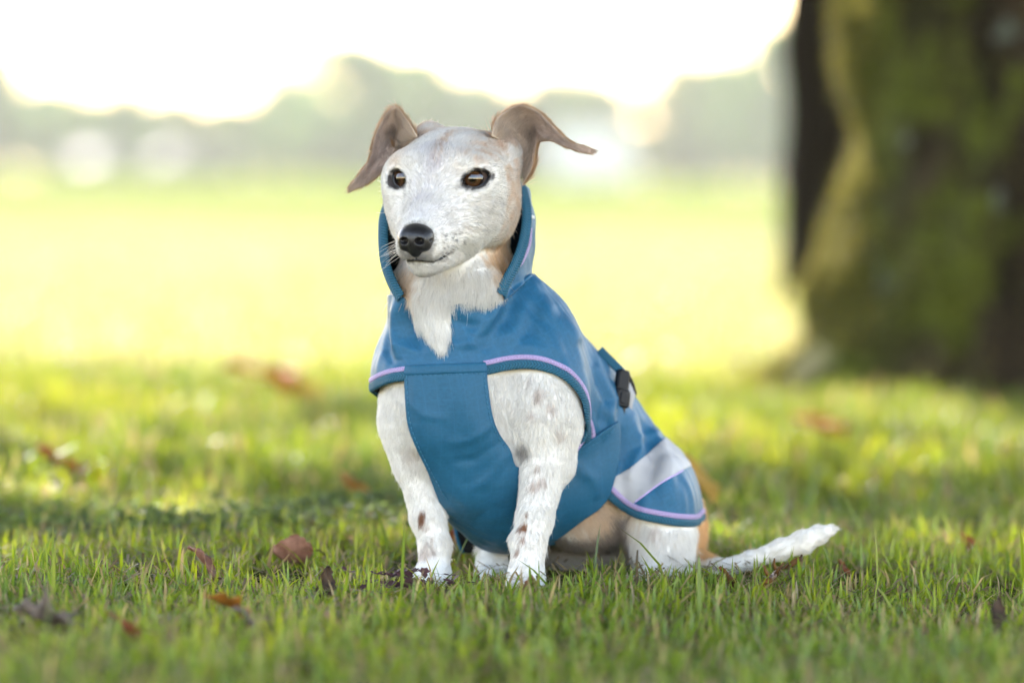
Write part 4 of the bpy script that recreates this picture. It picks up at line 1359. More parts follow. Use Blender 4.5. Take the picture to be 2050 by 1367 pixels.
neck_front = list(map(tuple, spline2([(798, 590), (812, 600), (838, 636), (862, 680), (884, 717)], 6))) + list(map(tuple, spline2([(886, 717), (897, 665), (903, 612)], 6))) + [(930, 606), (960, 606), (990, 590), (1020, 572), (1064, 548)]
hem_front = spline2([(1172, 905), (1176, 850), (1168, 802), (1145, 768), (1110, 745), (1060, 734), (1010, 738), (975, 746), (890, 752), (808, 758), (770, 766), (744, 780)], 6)
hem_rear = spline2([(1404, 1040), (1396, 1050), (1360, 1050), (1320, 1044), (1275, 1034), (1240, 1014), (1210, 988)], 6)
rug_front = neck_front + [(1560, 470), (1560, 1010)] + list(map(tuple, hem_rear)) + [(1190, 950)] + list(map(tuple, hem_front)) + [(600, 790), (600, 596)]
rug_back = [(600, 596), (798, 590), (1064, 548), (1560, 470), (1560, 1010), (1404, 1040), (1380, 1050), (1200, 1040), (1000, 1000), (905, 985), (850, 900), (780, 810), (744, 782), (600, 790)]

def cut(V, Q, Nn, front, back):
    x, y = proj(V)
    view = V - cam_pos * 100; view /= np.linalg.norm(view, axis=1)[:, None]
    fr = np.sum(Nn * view, 1) < 0.02
    g = np.where(fr, poly_sd(front, x, y), poly_sd(back, x, y) if back is not None else 50.0)
    VV, TT, used = clip_mesh(V, tris(Q), g)
    return VV, TT
def drop_small(V, T, frac=.02):
    lab = np.arange(len(V))
    for _ in range(400):
        m = lab[T].min(1); new = lab.copy()
        for k in range(3): np.minimum.at(new, T[:, k], m)
        new = new[new]
        if (new == lab).all(): break
        lab = new
    u_, c_ = np.unique(lab[T[:, 0]], return_counts=True)
    keep = np.isin(lab[T[:, 0]], u_[c_ > frac * len(T)])
    T = T[keep]; used = np.zeros(len(V), bool); used[T.ravel()] = True
    mp_ = np.cumsum(used) - 1
    return V[used], mp_[T]

rugV, rugT = drop_small(*cut(cV, cQ, cN, rug_front, rug_back))
def solid(o, th):
    md = o.modifiers.new('thickness', 'SOLIDIFY'); md.thickness = th; md.offset = -1; md.use_rim = True; md.material_offset = 1; md.material_offset_rim = 0
coat = dog_obj('coat', rugV, rugT, [m_coat, m_lining], uv=uv_cloth(rugV, .35)); solid(coat, .0022)
coat['label'] = 'blue ripstop dog coat with lilac trim and grey reflective stripe'

panel_left = spline2([(808, 735), (810, 790), (816, 850), (832, 895), (856, 945), (884, 1016), (915, 1066), (975, 1110), (1040, 1124)], 5)
panel_right = spline2([(1040, 1124), (1105, 1088), (1162, 1046), (1214, 1004), (1238, 930), (1243, 880), (1240, 842)], 5)
panel_arm = spline2([(1172, 890), (1130, 915), (1080, 925), (1036, 935), (1022, 900), (1000, 868), (986, 830), (977, 770), (975, 728)], 5)
pan_front = list(map(tuple, panel_left)) + list(map(tuple, panel_right)) + list(map(tuple, panel_arm))
pan_back = [(905, 1000), (1000, 980), (1100, 900), (1243, 850), (1240, 930), (1214, 1010), (1105, 1098), (1040, 1140), (970, 1122), (905, 1076)]
panV, panT = drop_small(*cut(pV, pQ, pN, pan_front, pan_back))
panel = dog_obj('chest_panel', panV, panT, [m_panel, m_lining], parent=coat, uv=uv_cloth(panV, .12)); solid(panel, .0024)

# far side flap of the coat hanging beyond the belly
def patch(rows, nu=14, nv=14):
    rows = [catmull([P(*q) for q in r], nu) for r in rows]
    rows = np.array(rows); W = np.stack([catmull(rows[:, i], nv) for i in range(nu)], 1)
    V = W.reshape(-1, 3); i, j = np.meshgrid(np.arange(nv - 1), np.arange(nu - 1), indexing='ij')
    a = (i * nu + j).ravel(); F = np.stack([a, a + 1, a + nu + 1, a + nu], 1)
    return V, F
V, F = patch([[(902, 985, 15), (960, 990, 19), (1040, 1000, 24)], [(905, 1040, 15.3), (950, 1050, 19), (1030, 1060, 24)], [(914, 1085, 15.6), (945, 1090, 18), (1020, 1080, 24)], [(924, 1108, 15.8), (948, 1106, 18), (1010, 1092, 23)]])
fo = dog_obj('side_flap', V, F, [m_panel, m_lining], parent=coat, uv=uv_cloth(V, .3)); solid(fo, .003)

# reflective stripe: tape sewn on the rear of the coat
str_poly = [(1180, 985), (1218, 962), (1262, 936), (1300, 905), (1332, 876), (1400, 830), (1440, 900), (1366, 941), (1325, 965), (1272, 1004), (1255, 1022), (1205, 1000)]
x, y = proj(rugV); rn = vnormals(rugV, rugT)
fr = (rn[:, 1] < .25) & (rugV[:, 2] < 15)
sV, sT, _ = clip_mesh(rugV + rn * .035, rugT, np.where(fr, poly_sd(str_poly, x, y), 30))
so = dog_obj('reflective_stripe', sV, sT, [m_reflect], parent=coat); solid(so, .0005)
# thin lilac piping on the lower edge of the stripe
def on_surface(pts, field, iso=0.0, lift=0.0):
    out, nn = [], []
    for q in pts:
        h_ = field.cast(q[0], q[1], iso)
        if h_ is not None: out.append(h_)
    out = np.array(out); g = field.grad(out)
    return out + g * lift, g
coat_bvh = BVHTree.FromPolygons([Vector(v) for v in rugV], [tuple(map(int, t)) for t in rugT])
panel_bvh = BVHTree.FromPolygons([Vector(v) for v in panV], [tuple(map(int, t)) for t in panT])
def on_bvh(pts, bvh, lift=0.0):
    o = Vector(cam_pos * 100); out, nn = [], []
    for q in pts:
        hit, nrm, _, _ = bvh.ray_cast(o, Vector(ray(q[0], q[1])))
        if hit is not None and hit.y < 40:
            n_ = np.array(nrm);  n_ = n_ if n_ @ ray(q[0], q[1]) < 0 else -n_
            out.append(np.array(hit) + n_ * lift); nn.append(n_)
    out, nn = np.array(out), np.array(nn)
    if len(out) > 4:
        nn = smooth_line(nn, 6); nn /= np.linalg.norm(nn, axis=1)[:, None]
    return out, nn
pts, nn = on_bvh(resample(spline2([(1366, 942), (1325, 966), (1272, 1005)], 12), 60), coat_bvh, .07)
V, T = tube_tris(smooth_line(pts, 3), .07, 6); dog_obj('stripe_piping', V, T, [m_lilac], parent=coat)

def trim_from_edge(V, T, sel, name_teal, name_lil, w_teal=.40, w_lil=.21, both=True, lil_shift=None):
    """bind the mesh border that satisfies sel(px, py, point) with webbing"""
    Nn = vnormals(V, T); k = 0
    bvh_ = BVHTree.FromPolygons([Vector(v) for v in V], [tuple(map(int, t)) for t in T])
    for ch in boundary_chains(V, T):
        p = V[ch]; x, y = proj(p); ok = sel(x, y, p)
        if ok.sum() < 12: continue
        # longest run of chain points inside the selection (chain is cyclic)
        n = len(ch); st = 0
        if not ok.all():
            z = np.where(~ok)[0][0]; ok = np.roll(ok, -z); order = np.roll(np.arange(n), -z)
        else: order = np.arange(n)
        runs, cur = [], []
        for i_, o_ in enumerate(ok):
            if o_: cur.append(order[i_])
            else:
                if len(cur) > 12: runs.append(cur)
                cur = []
        if len(cur) > 12: runs.append(cur)
        for run in runs:
            q = p[run]; nn = Nn[np.array(ch)[run]]
            L = np.linalg.norm(np.diff(q, axis=0), axis=1).sum()
            if L < 3: continue
            m = int(L / .22)
            qq = resample(np.hstack([smooth_line(q, 8), smooth_line(nn, 10)]), m)
            pts_, nrm_ = smooth_line(qq[:, :3], 3), qq[:, 3:]; nrm_ /= np.linalg.norm(nrm_, axis=1)[:, None]
            Tn = np.gradient(pts_, axis=0); Tn /= np.linalg.norm(Tn, axis=1)[:, None]
            S = np.cross(nrm_, Tn)
            # which side is the cloth on?
            cen = V[np.array(ch)[run]] ; 
            tri_c = V[T].mean(1)
            d_ = tri_c[:, None] - pts_[None, ::max(1, m // 12)]
            near = np.argmin(np.linalg.norm(d_ , axis=2) + 0, axis=0)
            sg = np.sign(np.mean([np.dot(tri_c[near[i_]] - pts_[::max(1, m // 12)][i_], S[::max(1, m // 12)][i_]) for i_ in range(len(near))]))
            a, F, UV = strip(pts_, nrm_, w_teal, .04, .13, sg * w_teal * .55)
            dog_obj(name_teal, a, F, [m_trim], parent=coat, uv=UV)
            if w_lil:
                lp_, ln_ = [], []
                for q_ in pts_ + S * (sg * (w_teal * 1.55 + w_lil * .85)):
                    hit_, hn_, _, _ = bvh_.find_nearest(Vector(q_))
                    lp_.append(np.array(hit_)); ln_.append(np.array(hn_))
                lp_, ln_ = smooth_line(np.array(lp_), 6), smooth_line(np.array(ln_), 10); ln_ /= np.linalg.norm(ln_, axis=1)[:, None]
                a, F, UV = strip(lp_, ln_, w_lil, .06, .09)
                dog_obj(name_lil, a, F, [m_lilac], parent=coat, uv=UV)
            k += 1
trim_from_edge(rugV, rugT, lambda x, y, p: (y > 700) & (y < 920) & (x < 1200) & (p[:, 1] < 12) & ~((x > 814) & (x < 970) & (p[:, 1] < 7)), 'edge_binding', 'lilac_trim')
trim_from_edge(rugV, rugT, lambda x, y, p: (y > 972) & (x > 1195), 'edge_binding', 'lilac_trim', .34, .22)

# ------------------------------------------------------------------ hood pushed down round the neck
rim = [(801, 596, 3.6), (783, 563, 4.4), (769, 520, 5.4), (766, 460, 6.6), (771, 420, 7.8), (790, 392, 10), (850, 378, 14.5), (925, 372, 16.5), (1000, 368, 14), (1040, 366, 10), (1049, 385, 8.6), (1056, 430, 7.2), (1050, 480, 6.0), (1035, 525, 4.8), (1013, 566, 3.4), (1004, 590, 2.9)]
bul = [(798, 600, 4.2), (778, 570, 6.0), (764, 530, 7.5), (760, 470, 9.0), (764, 430, 11), (790, 410, 15), (850, 400, 19), (925, 395, 20.5), (1000, 395, 19), (1050, 390, 14), (1064, 405, 11.5), (1071, 450, 10), (1068, 500, 9.2), (1056, 540, 7.4), (1026, 574, 4.8), (1010, 592, 3.2)]
low = [(797, 603, 4.4), (792, 600, 6.6), (790, 594, 8.5), (790, 585, 11), (800, 575, 14), (830, 570, 17), (880, 565, 19), (930, 560, 20), (990, 556, 19), (1035, 552, 17), (1056, 548, 14), (1064, 548, 12), (1064, 550, 10), (1056, 560, 7.4), (1032, 582, 4.6), (1012, 600, 3.2)]
def loft(curves, nu, nv):
    Cs = np.array([catmull([P(*q) for q in c], nu) for c in curves])
    W = np.stack([catmull(Cs[:, i], nv) for i in range(nu)], 1)
    V = W.reshape(-1, 3); i, j = np.meshgrid(np.arange(nv - 1), np.arange(nu - 1), indexing='ij')
    a = (i * nu + j).ravel(); F = np.stack([a, a + 1, a + nu + 1, a + nu], 1)
    return V, F, W
V, F, W = loft([rim, bul, low], 90, 26)
Nn = vnormals(V, F)
cen = np.array(P(920, 480, 9)); 
if np.mean(np.sum(Nn * (V - cen), 1)) < 0: F = F[:, ::-1]; Nn = -Nn
V = V + Nn * (.06 * Noise(81, 3.0)(V) + .05 * Noise(82, 1.5)(V))[:, None]
hood = dog_obj('hood', V, F, [m_coat, m_lining], parent=coat, uv=uv_cloth(V, .2)); solid(hood, .0022)
hoodV, hoodF = V, tris(F)
rp = W[0]; rn = Nn.reshape(26, 90, 3)[0]
# rim webbing faces the viewer: band between the rim line and slightly behind it
nv_ = resample(np.hstack([smooth_line(rp, 3), smooth_line(rn, 6)]), 200)
pts, nrm = nv_[:, :3], nv_[:, 3:]
tv = pts - cam_pos * 100; tv /= np.linalg.norm(tv, axis=1)[:, None]
nrm = nrm * .55 - tv * .65; nrm /= np.linalg.norm(nrm, axis=1)[:, None]
a, F, UV = strip(pts, nrm, .50, .0, .16, 0)
dog_obj('hood_binding', a, F, [m_trim], parent=coat, uv=UV)
hood_bvh = BVHTree.FromPolygons([Vector(v) for v in hoodV], [tuple(map(int, t)) for t in hoodF])
# lilac tape on the hood's side
pts, nn = on_bvh(resample(spline2([(1062, 456), (1059, 490), (1046, 522), (1036, 535)], 12), 40), hood_bvh, .05)
if len(pts) > 6:
    a, F, UV = strip(pts, nn, .17, .03, .05); dog_obj('lilac_tape', a, F, [m_lilac], parent=coat, uv=UV)
# neckline seam
pts, nn = on_bvh(resample(spline2([(1008, 592), (1030, 578), (1062, 552)], 12), 40), coat_bvh, .02)
if len(pts) > 6:
    V, T = tube_tris(smooth_line(pts, 2), .16, 8); dog_obj('neck_seam', V, T, [m_coat], parent=coat, uv=np.zeros((len(V), 2)))
# green and white embroidered mark on the hood
m_green, _, _ = principled('green_thread', (.03, .30, .13), .6, .3)
m_whitethread, _, _ = principled('white_thread', (.75, .76, .78), .6, .3)
def badge(poly, mat, name):
    q = resample(np.array(poly + poly[:1], float), 28); c = q.mean(0)
    ring, nn = on_bvh(q, hood_bvh, .05); ctr, _ = on_bvh([c], hood_bvh, .06)
    if len(ring) < 20 or len(ctr) < 1: return
    V = np.vstack([ring, ctr]); n = len(ring)
    T = np.array([(i, (i + 1) % n, n) for i in range(n)])
    o = dog_obj(name, V, T, [mat], parent=coat); solid(o, .0006)
badge([(1059, 408), (1064, 402), (1069, 414), (1070, 428), (1066, 432), (1059, 426), (1061, 418)], m_green, 'embroidered_mark')
badge([(1060, 430), (1068, 433), (1068, 438), (1063, 438)], m_whitethread, 'embroidered_mark')

# ------------------------------------------------------------------ panel hem, stitches
def stitch(pts2, bvh, name, step=.42, rad=.035, lift=.03):
    pts, nn = on_bvh(resample(np.array(pts2, float), 260), bvh, lift)
    if len(pts) < 8: return
    s = np.r_[0, np.cumsum(np.linalg.norm(np.diff(pts, axis=0), axis=1))]
    parts = []
    for s0 in np.arange(0, s[-1] - step, step):
        u_ = np.array([s0, s0 + step * .35, s0 + step * .7])
        q = np.stack([np.interp(u_, s, pts[:, k]) for k in range(3)], 1)
        parts.append(tube_tris(q, rad, 4))
    V, T = merge(parts); o = dog_obj(name, V, T, [m_thread], parent=coat); o['kind'] = 'stuff'
stitch(spline2([(814, 742), (816, 790), (822, 848), (838, 893), (862, 942), (900, 1008)], 8), panel_bvh, 'stitching')
stitch(spline2([(969, 740), (971, 775), (980, 832), (995, 870), (1016, 902)], 8), panel_bvh, 'stitching')
stitch([(812, 752), (890, 750), (972, 747)], panel_bvh, 'stitching')
stitch(spline2([(1176, 896), (1205, 880), (1236, 852)], 8), panel_bvh, 'stitching')
stitch(spline2([(908, 620), (904, 665), (893, 712)], 8), coat_bvh, 'stitching')
stitch(spline2([(1012, 598), (1034, 584), (1062, 560)], 8), coat_bvh, 'stitching')
# folded top hem of the panel: a proud band
pts, nn = on_bvh(resample(np.array([(811, 741), (890, 738), (973, 735)], float), 60), panel_bvh, .0)
if len(pts) > 8:
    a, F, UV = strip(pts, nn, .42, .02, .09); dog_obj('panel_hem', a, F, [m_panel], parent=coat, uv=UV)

# ------------------------------------------------------------------ side buckle and straps
def slab(c, ax, ay, az, sx_, sy_, sz_, bev=.12):
    """rounded slab: half sizes along three axes"""
    prof = []
    n = 20; th = np.linspace(0, 2 * np.pi, n, endpoint=False)
    ex = lambda v: np.sign(v) * np.abs(v) ** .35
    X_, Y_ = ex(np.cos(th)) * sx_, ex(np.sin(th)) * sy_
    V = []
    for zz, k_ in ((-sz_, -bev), (-sz_ + bev, 0), (sz_ - bev, 0), (sz_, -bev)):
        for x_, y_ in zip(X_, Y_):
            V.append(c + ax * (x_ + np.sign(x_) * k_) + ay * (y_ + np.sign(y_) * k_) + az * zz)
    V += [c - az * sz_, c + az * sz_]
    F = []
    for k_ in range(3):
        for i in range(n):
            j = (i + 1) % n
            F += [(k_ * n + i, k_ * n + j, (k_ + 1) * n + j), (k_ * n + i, (k_ + 1) * n + j, (k_ + 1) * n + i)]
    for i in range(n):
        j = (i + 1) % n
        F += [(4 * n, j, i), (4 * n + 1, 3 * n + i, 3 * n + j)]
    return np.array(V), np.array(F)
bk_top, bk_bot = P(1248, 742, 12.6), P(1238, 832, 11.6)
by = bk_top - bk_bot; bl = np.linalg.norm(by); by /= bl
bz = np.array([.55, -.80, .2]); bz -= by * (bz @ by); bz /= np.linalg.norm(bz)
bx = np.cross(by, bz)
mid = (bk_top + bk_bot) / 2
V, F = slab(mid + by * 1.05, bx, by, bz, .60, .95, .32); buckle = dog_obj('buckle', V, F, [m_black], parent=coat, smooth=False)
parts = [slab(mid - by * .45 + bz * .12, bx, by, bz, .72, .78, .40), slab(mid - by * 1.62, bx, by, bz, .56, .55, .26), slab(mid - by * .45 + bz * .54, bx, by, bz, .36, .50, .08, .04), slab(mid + by * .05, bx, by, bz, .48, 1.9, .16, .05)]
V, F = merge(parts); dog_obj('buckle_clip', V, F, [m_black], parent=coat, smooth=False)
def strap(pts3, half, name, mat, side):
    p = resample(catmull([P(*q) for q in pts3], 40), 40)
    nn = np.tile(np.asarray(side, float), (40, 1)); nn /= np.linalg.norm(nn, axis=1)[:, None]
    a, F, UV = strip(p, nn, half, .0, .08, 0, False); dog_obj(name, a, F, [mat], parent=coat, uv=UV)
strap([(1200, 700, 13), (1222, 722, 12.9), (1238, 738, 12.8), (1248, 748, 12.6)], .36, 'webbing_strap', m_trim, (.3, -.9, .3))
strap([(1238, 828, 11.6), (1236, 842, 11.6), (1232, 856, 11.6), (1224, 872, 11.6)], .40, 'webbing_strap', m_trim, (.4, -.9, .1))
strap([(1256, 748, 13.2), (1266, 768, 13.6), (1272, 790, 14.0)], .18, 'elastic_loop', m_blackweb, (.9, -.4, .1))
strap([(1250, 822, 12.2), (1256, 838, 12.3), (1260, 852, 12.4)], .13, 'elastic_loop', m_blackweb, (.6, -.8, .1))
# small reflective tab beside the buckle
tab = [(1250, 756), (1262, 768), (1271, 790), (1264, 812), (1263, 842), (1259, 845), (1248, 815), (1252, 790)]
pp = np.array([P(a_, b__, 13.1) for a_, b__ in tab]); ctr = pp.mean(0) + [0, -.25, 0]
V = np.vstack([pp, ctr]); T = np.array([(i, (i + 1) % 8, 8) for i in range(8)])
o = dog_obj('reflective_tab', V, T, [m_reflect], parent=coat); solid(o, .0012)
# ------------------------------------------------------------------ fur
m_fur, nt, out = new_mat('fur')
at_ = N(nt, 'ShaderNodeAttribute', attribute_name='fcol')
d_ = N(nt, 'ShaderNodeBsdfDiffuse'); t_ = N(nt, 'ShaderNodeBsdfTranslucent'); g_ = N(nt, 'ShaderNodeBsdfGlossy')
g_.inputs['Roughness'].default_value = .42
nt.links.new(at_.outputs['Color'], d_.inputs['Color']); nt.links.new(at_.outputs['Color'], t_.inputs['Color'])
mx = N(nt, 'ShaderNodeMixShader'); mx.inputs[0].default_value = .48
nt.links.new(d_.outputs[0], mx.inputs[1]); nt.links.new(t_.outputs[0], mx.inputs[2])
mx2 = N(nt, 'ShaderNodeMixShader'); mx2.inputs[0].default_value = .02
nt.links.new(mx.outputs[0], mx2.inputs[1]); nt.links.new(g_.outputs[0], mx2.inputs[2])
nt.links.new(mx2.outputs[0], out.inputs['Surface'])

def hair_object(name, PTS, RAD, COLR, mat, parent):
    """PTS (n,k,3) in cm, RAD (n,k) in cm, COLR (n,3)"""
    n, k, _ = PTS.shape
    hc = bpy.data.hair_curves.new(name)
    hc.add_curves([k] * n)
    hc.attributes['position'].data.foreach_set('vector', (PTS.reshape(-1, 3) * .01 - DOG_OFF).astype(np.float32).ravel())
    ra = hc.attributes.get('radius') or hc.attributes.new('radius', 'FLOAT', 'POINT')
    ra.data.foreach_set('value', (RAD.ravel() * .01).astype(np.float32))
    ca = hc.attributes.new('fcol', 'FLOAT_COLOR', 'CURVE')
    c4 = np.ones((n, 4), np.float32); c4[:, :3] = COLR
    ca.data.foreach_set('color', c4.ravel())
    hc.materials.append(mat)
    o = bpy.data.objects.new(name, hc); COL.objects.link(o); o.parent = parent
    return o

def grow_fur():
    r = np.random.default_rng(21)
    T = dT
    cen = dV[T].mean(1); nrm = dN[T].mean(1); nrm /= np.linalg.norm(nrm, axis=1)[:, None] + 1e-9
    # skin that lies under cloth grows no visible fur
    trees = [BVHTree.FromPolygons([Vector(v) for v in VV], [tuple(map(int, t)) for t in TT]) for VV, TT in ((rugV, rugT), (panV, panT))]
    cov = np.zeros(len(T), bool)
    cand = np.where((cen[:, 2] < 26) & (cen[:, 2] > 2))[0]
    for i in cand:
        o_ = Vector(cen[i] + nrm[i] * .02); d = Vector(nrm[i])
        for tr in trees:
            if tr.ray_cast(o_, d, 3.0)[0] is not None:
                cov[i] = True; break
    area = .5 * np.linalg.norm(np.cross(dV[T[:, 1]] - dV[T[:, 0]], dV[T[:, 2]] - dV[T[:, 0]]), axis=1)
    den = dD[T].mean(1)
    L = dL[T].mean(1)
    per = 150.0 * np.clip(.62 / np.clip(L, .25, 2), .75, 1.9)          # hairs per cm2
    per = np.where(cen[:, 1] > 14, per * .45, per)
    hm = cen[:, 2] > 22.5
    per = np.where(hm & (cen[:, 1] < 8), per * 1.5, per)
    lam = area * per * den * (~cov)
    cnt = r.poisson(lam)
    idx = np.repeat(np.arange(len(T)), cnt); n = len(idx)
    w = r.dirichlet((1, 1, 1), n)
    tri = T[idx]
    mixv = lambda A: (A[tri] * w[:, :, None]).sum(1)
    p = mixv(dV); nn = mixv(dN); nn /= np.linalg.norm(nn, axis=1)[:, None] + 1e-9
    fl = mixv(dF); c = mixv(dC)
    onb = ~dIS[tri[:, 0]]
    ln = (dL[tri] * w).sum(1)
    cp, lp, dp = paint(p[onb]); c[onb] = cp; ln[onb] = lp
    keep = np.ones(n, bool); keep[onb] = dp > .5
    p, nn, fl, c, ln = p[keep], nn[keep], fl[keep], c[keep], ln[keep]; n = len(p)
    # combed direction in the tangent plane, with cowlick noise and clumps
    k1, k2, k3 = Noise(201, 2.2), Noise(202, 2.2), Noise(203, 2.2)
    fl = fl + .10 * np.stack([k1(p), k2(p), k3(p)], 1) + r.normal(0, .10, (n, 3))
    c1, c2, c3 = Noise(204, .45), Noise(205, .45), Noise(206, .45)
    fl = fl + .06 * np.stack([c1(p), c2(p), c3(p)], 1)
    fl -= nn * np.sum(fl * nn, 1)[:, None]; fl /= np.linalg.norm(fl, axis=1)[:, None] + 1e-9
    lift = r.uniform(.08, .32, n)
    lift = np.where(p[:, 0] > 16, lift * .8, lift)
    lift = np.where(ln > 1.2, lift * 1.15, lift)
    d0 = fl + nn * (lift * 1.5)[:, None]; d0 /= np.linalg.norm(d0, axis=1)[:, None]
    d1 = fl + nn * (lift * .25)[:, None]; d1 /= np.linalg.norm(d1, axis=1)[:, None]
    ln = ln * r.uniform(.6, 1.25, n)
    stray = r.random(n) < .012
    ln = np.where(stray, ln * 1.6, ln); d1 = np.where(stray[:, None], d1 + nn * .35, d1)
    k = 5
    t = np.linspace(0, 1, k)
    PTS = np.zeros((n, k, 3)); cur = p - nn * .03
    PTS[:, 0] = cur
    for i in range(1, k):
        a = t[i - 1]
        dd = d0 * (1 - a) + d1 * a
        PTS[:, i] = PTS[:, i - 1] + dd * (ln / (k - 1))[:, None]
    base_r = r.uniform(.010, .0155, n) * np.where(ln > 1.1, 1.1, 1.0)
    RAD = base_r[:, None] * (1 - .80 * t[None] ** 1.6)
    jit = 1 + r.normal(0, .08, n)
    c = np.clip(c * jit[:, None], .01, .88)
    # scattered darker hairs in the greyed face
    dk = (r.random(n) < .012) & (p[:, 2] > 24)
    c[dk] *= .45
    o = hair_object('fur', PTS.astype(np.float32), RAD, c, m_fur, dog)
    o['kind'] = 'stuff'
    print('hairs', n)
grow_fur()

def whiskers():
    r = np.random.default_rng(33); P_, R_ = [], []
    for s, cnt in ((-1, 22), (1, 14)):
        for i in range(cnt):
            f0 = r.uniform(5.6, 7.9); u0 = r.uniform(-5.0, -3.6)
            rt = 1.75 + .16 * (7.9 - f0)
            d = np.array([r.uniform(-.15, .35), s * r.uniform(.7, 1.1), r.uniform(-.75, -.05)]); d /= np.linalg.norm(d)
            L = r.uniform(1.2, 2.6)
            q = []
            for t in np.linspace(0, 1, 8):
                v = np.array([f0, s * (rt - .3), u0]) + d * L * t + np.array([0, 0, -.35 * L * .5 * t * t])
                q.append(H(*v))
            P_.append(q); R_.append(.016 * (1 - .8 * np.linspace(0, 1, 8)))
    for i in range(12):      # under the chin
        v0 = np.array([r.uniform(4.2, 7.2), r.uniform(-.8, .8), -6.0])
        d = np.array([r.uniform(-.3, .1), r.uniform(-.2, .35), -1.0]); L = r.uniform(1.2, 2.8)
        P_.append([H(*(v0 + d * L * t + np.array([-.3, 0, 0]) * t * t)) for t in np.linspace(0, 1, 8)]); R_.append(.013 * (1 - .8 * np.linspace(0, 1, 8)))
    for (px, py, y, dx, dy) in ((778, 424, 3.5, -.9, -.30), (985, 478, 1.5, .9, -.10), (988, 484, 1.5, .9, .1)):
        a = P(px, py, y); P_.append([a + np.array([dx, -.25, dy]) * 1.1 * t + np.array([0, 0, .25]) * t * t for t in np.linspace(0, 1, 8)]); R_.append(.014 * (1 - .8 * np.linspace(0, 1, 8)))
    cc = np.tile(np.array((.8, .76, .70)), (len(P_), 1)); cc[-2:] = (.12, .09, .07)
    # brows
    o = hair_object('whiskers', np.array(P_, dtype=np.float32), np.array(R_), cc, m_fur, dog)
    o['kind'] = 'stuff'
whiskers()

# ================================================================== GRASS
m_grass = leafy_mat('grass_blades', trans=0.55, gloss=0.03, rough=.4)
def blades(n, x, y, hmean, hsd, wmean, seed, name, label, tips=.35, straw=.10, lean=.45, tone=1.0, pale=0.0):
    r = np.random.default_rng(seed)
    z = ground_height(x, y) * np.clip(1.5 - np.hypot(x, y) / 9.0, 0, 1)
    h = np.clip(hmean * np.exp(r.normal(-.08, .42, n)), hmean * .3, hmean * 2.4)
    h = h * dog_trim(x, y)
    w = wmean * r.uniform(.55, 1.35, n)
    az = r.uniform(0, 2 * np.pi, n); tw = az + np.pi / 2 + r.normal(0, .5, n)
    ln = np.abs(r.normal(0, lean, n))
    cd = np.stack([np.cos(az), np.sin(az)], 1); sd = np.stack([np.cos(tw), np.sin(tw)], 1)
    ts = np.array([0, .38, .72, 1.0]); ws = np.array([.85, 1.0, .78, .0])
    blunt = r.random(n) < tips
    V = np.zeros((n, 7, 3), np.float32)
    k = 0
    for i, t in enumerate(ts):
        off = ln * h * t ** 1.8
        cx = x + cd[:, 0] * off; cy = y + cd[:, 1] * off
        cz = z - .004 + h * (t - .22 * np.clip(ln, 0, 1.2) * t ** 2)
        if i < 3:
            ww = w * ws[i] * .5
            V[:, k, 0] = cx - sd[:, 0] * ww; V[:, k, 1] = cy - sd[:, 1] * ww; V[:, k, 2] = cz; k += 1
            V[:, k, 0] = cx + sd[:, 0] * ww; V[:, k, 1] = cy + sd[:, 1] * ww; V[:, k, 2] = cz; k += 1
        else:
            sh = np.where(blunt, w * .32, 0)
            V[:, k, 0] = cx + sd[:, 0] * sh; V[:, k, 1] = cy + sd[:, 1] * sh; V[:, k, 2] = np.where(blunt, cz - h * .10, cz); k += 1
    base = (np.arange(n) * 7)[:, None]
    pat = np.array([[0, 1, 3], [0, 3, 2], [2, 3, 5], [2, 5, 4], [4, 5, 6]])
    F = (base[:, :, None] + pat[None]).reshape(-1, 3)
    green = np.array((.105, .172, .018)); lime = np.array((.235, .270, .028)); deep = np.array((.055, .100, .018)); dry = np.array((.30, .235, .11))
    u = r.random(n)[:, None]; pt = (.5 + .5 * np.clip(Noise(seed + 7, .5)(np.stack([x, y, 0 * x], 1)), -1.5, 1.5) / 1.5)[:, None]
    q = np.clip(.55 * u + .45 * pt, 0, 1)
    c = np.where(q < .5, deep + (green - deep) * q * 2, green + (lime - green) * (q - .5) * 2)
    isd = (r.random(n) < straw)[:, None]
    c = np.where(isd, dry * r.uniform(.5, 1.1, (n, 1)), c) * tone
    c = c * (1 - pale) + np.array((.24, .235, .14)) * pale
    c = np.repeat(c[:, None], 7, 1)
    # mown blades are pale and dry at the cut tip, whitish at the sheath
    c[:, 6] = c[:, 6] * .6 + dry * .4 * tone; c[:, :2] = c[:, :2] * .7 + np.array((.16, .17, .08)) * .3
    o = add_obj(name, mesh_from(name, V.reshape(-1, 3), F, [m_grass], smooth=False, cols=c.reshape(-1, 3)))
    tag(o, label, 'grass', kind='stuff')
    return o

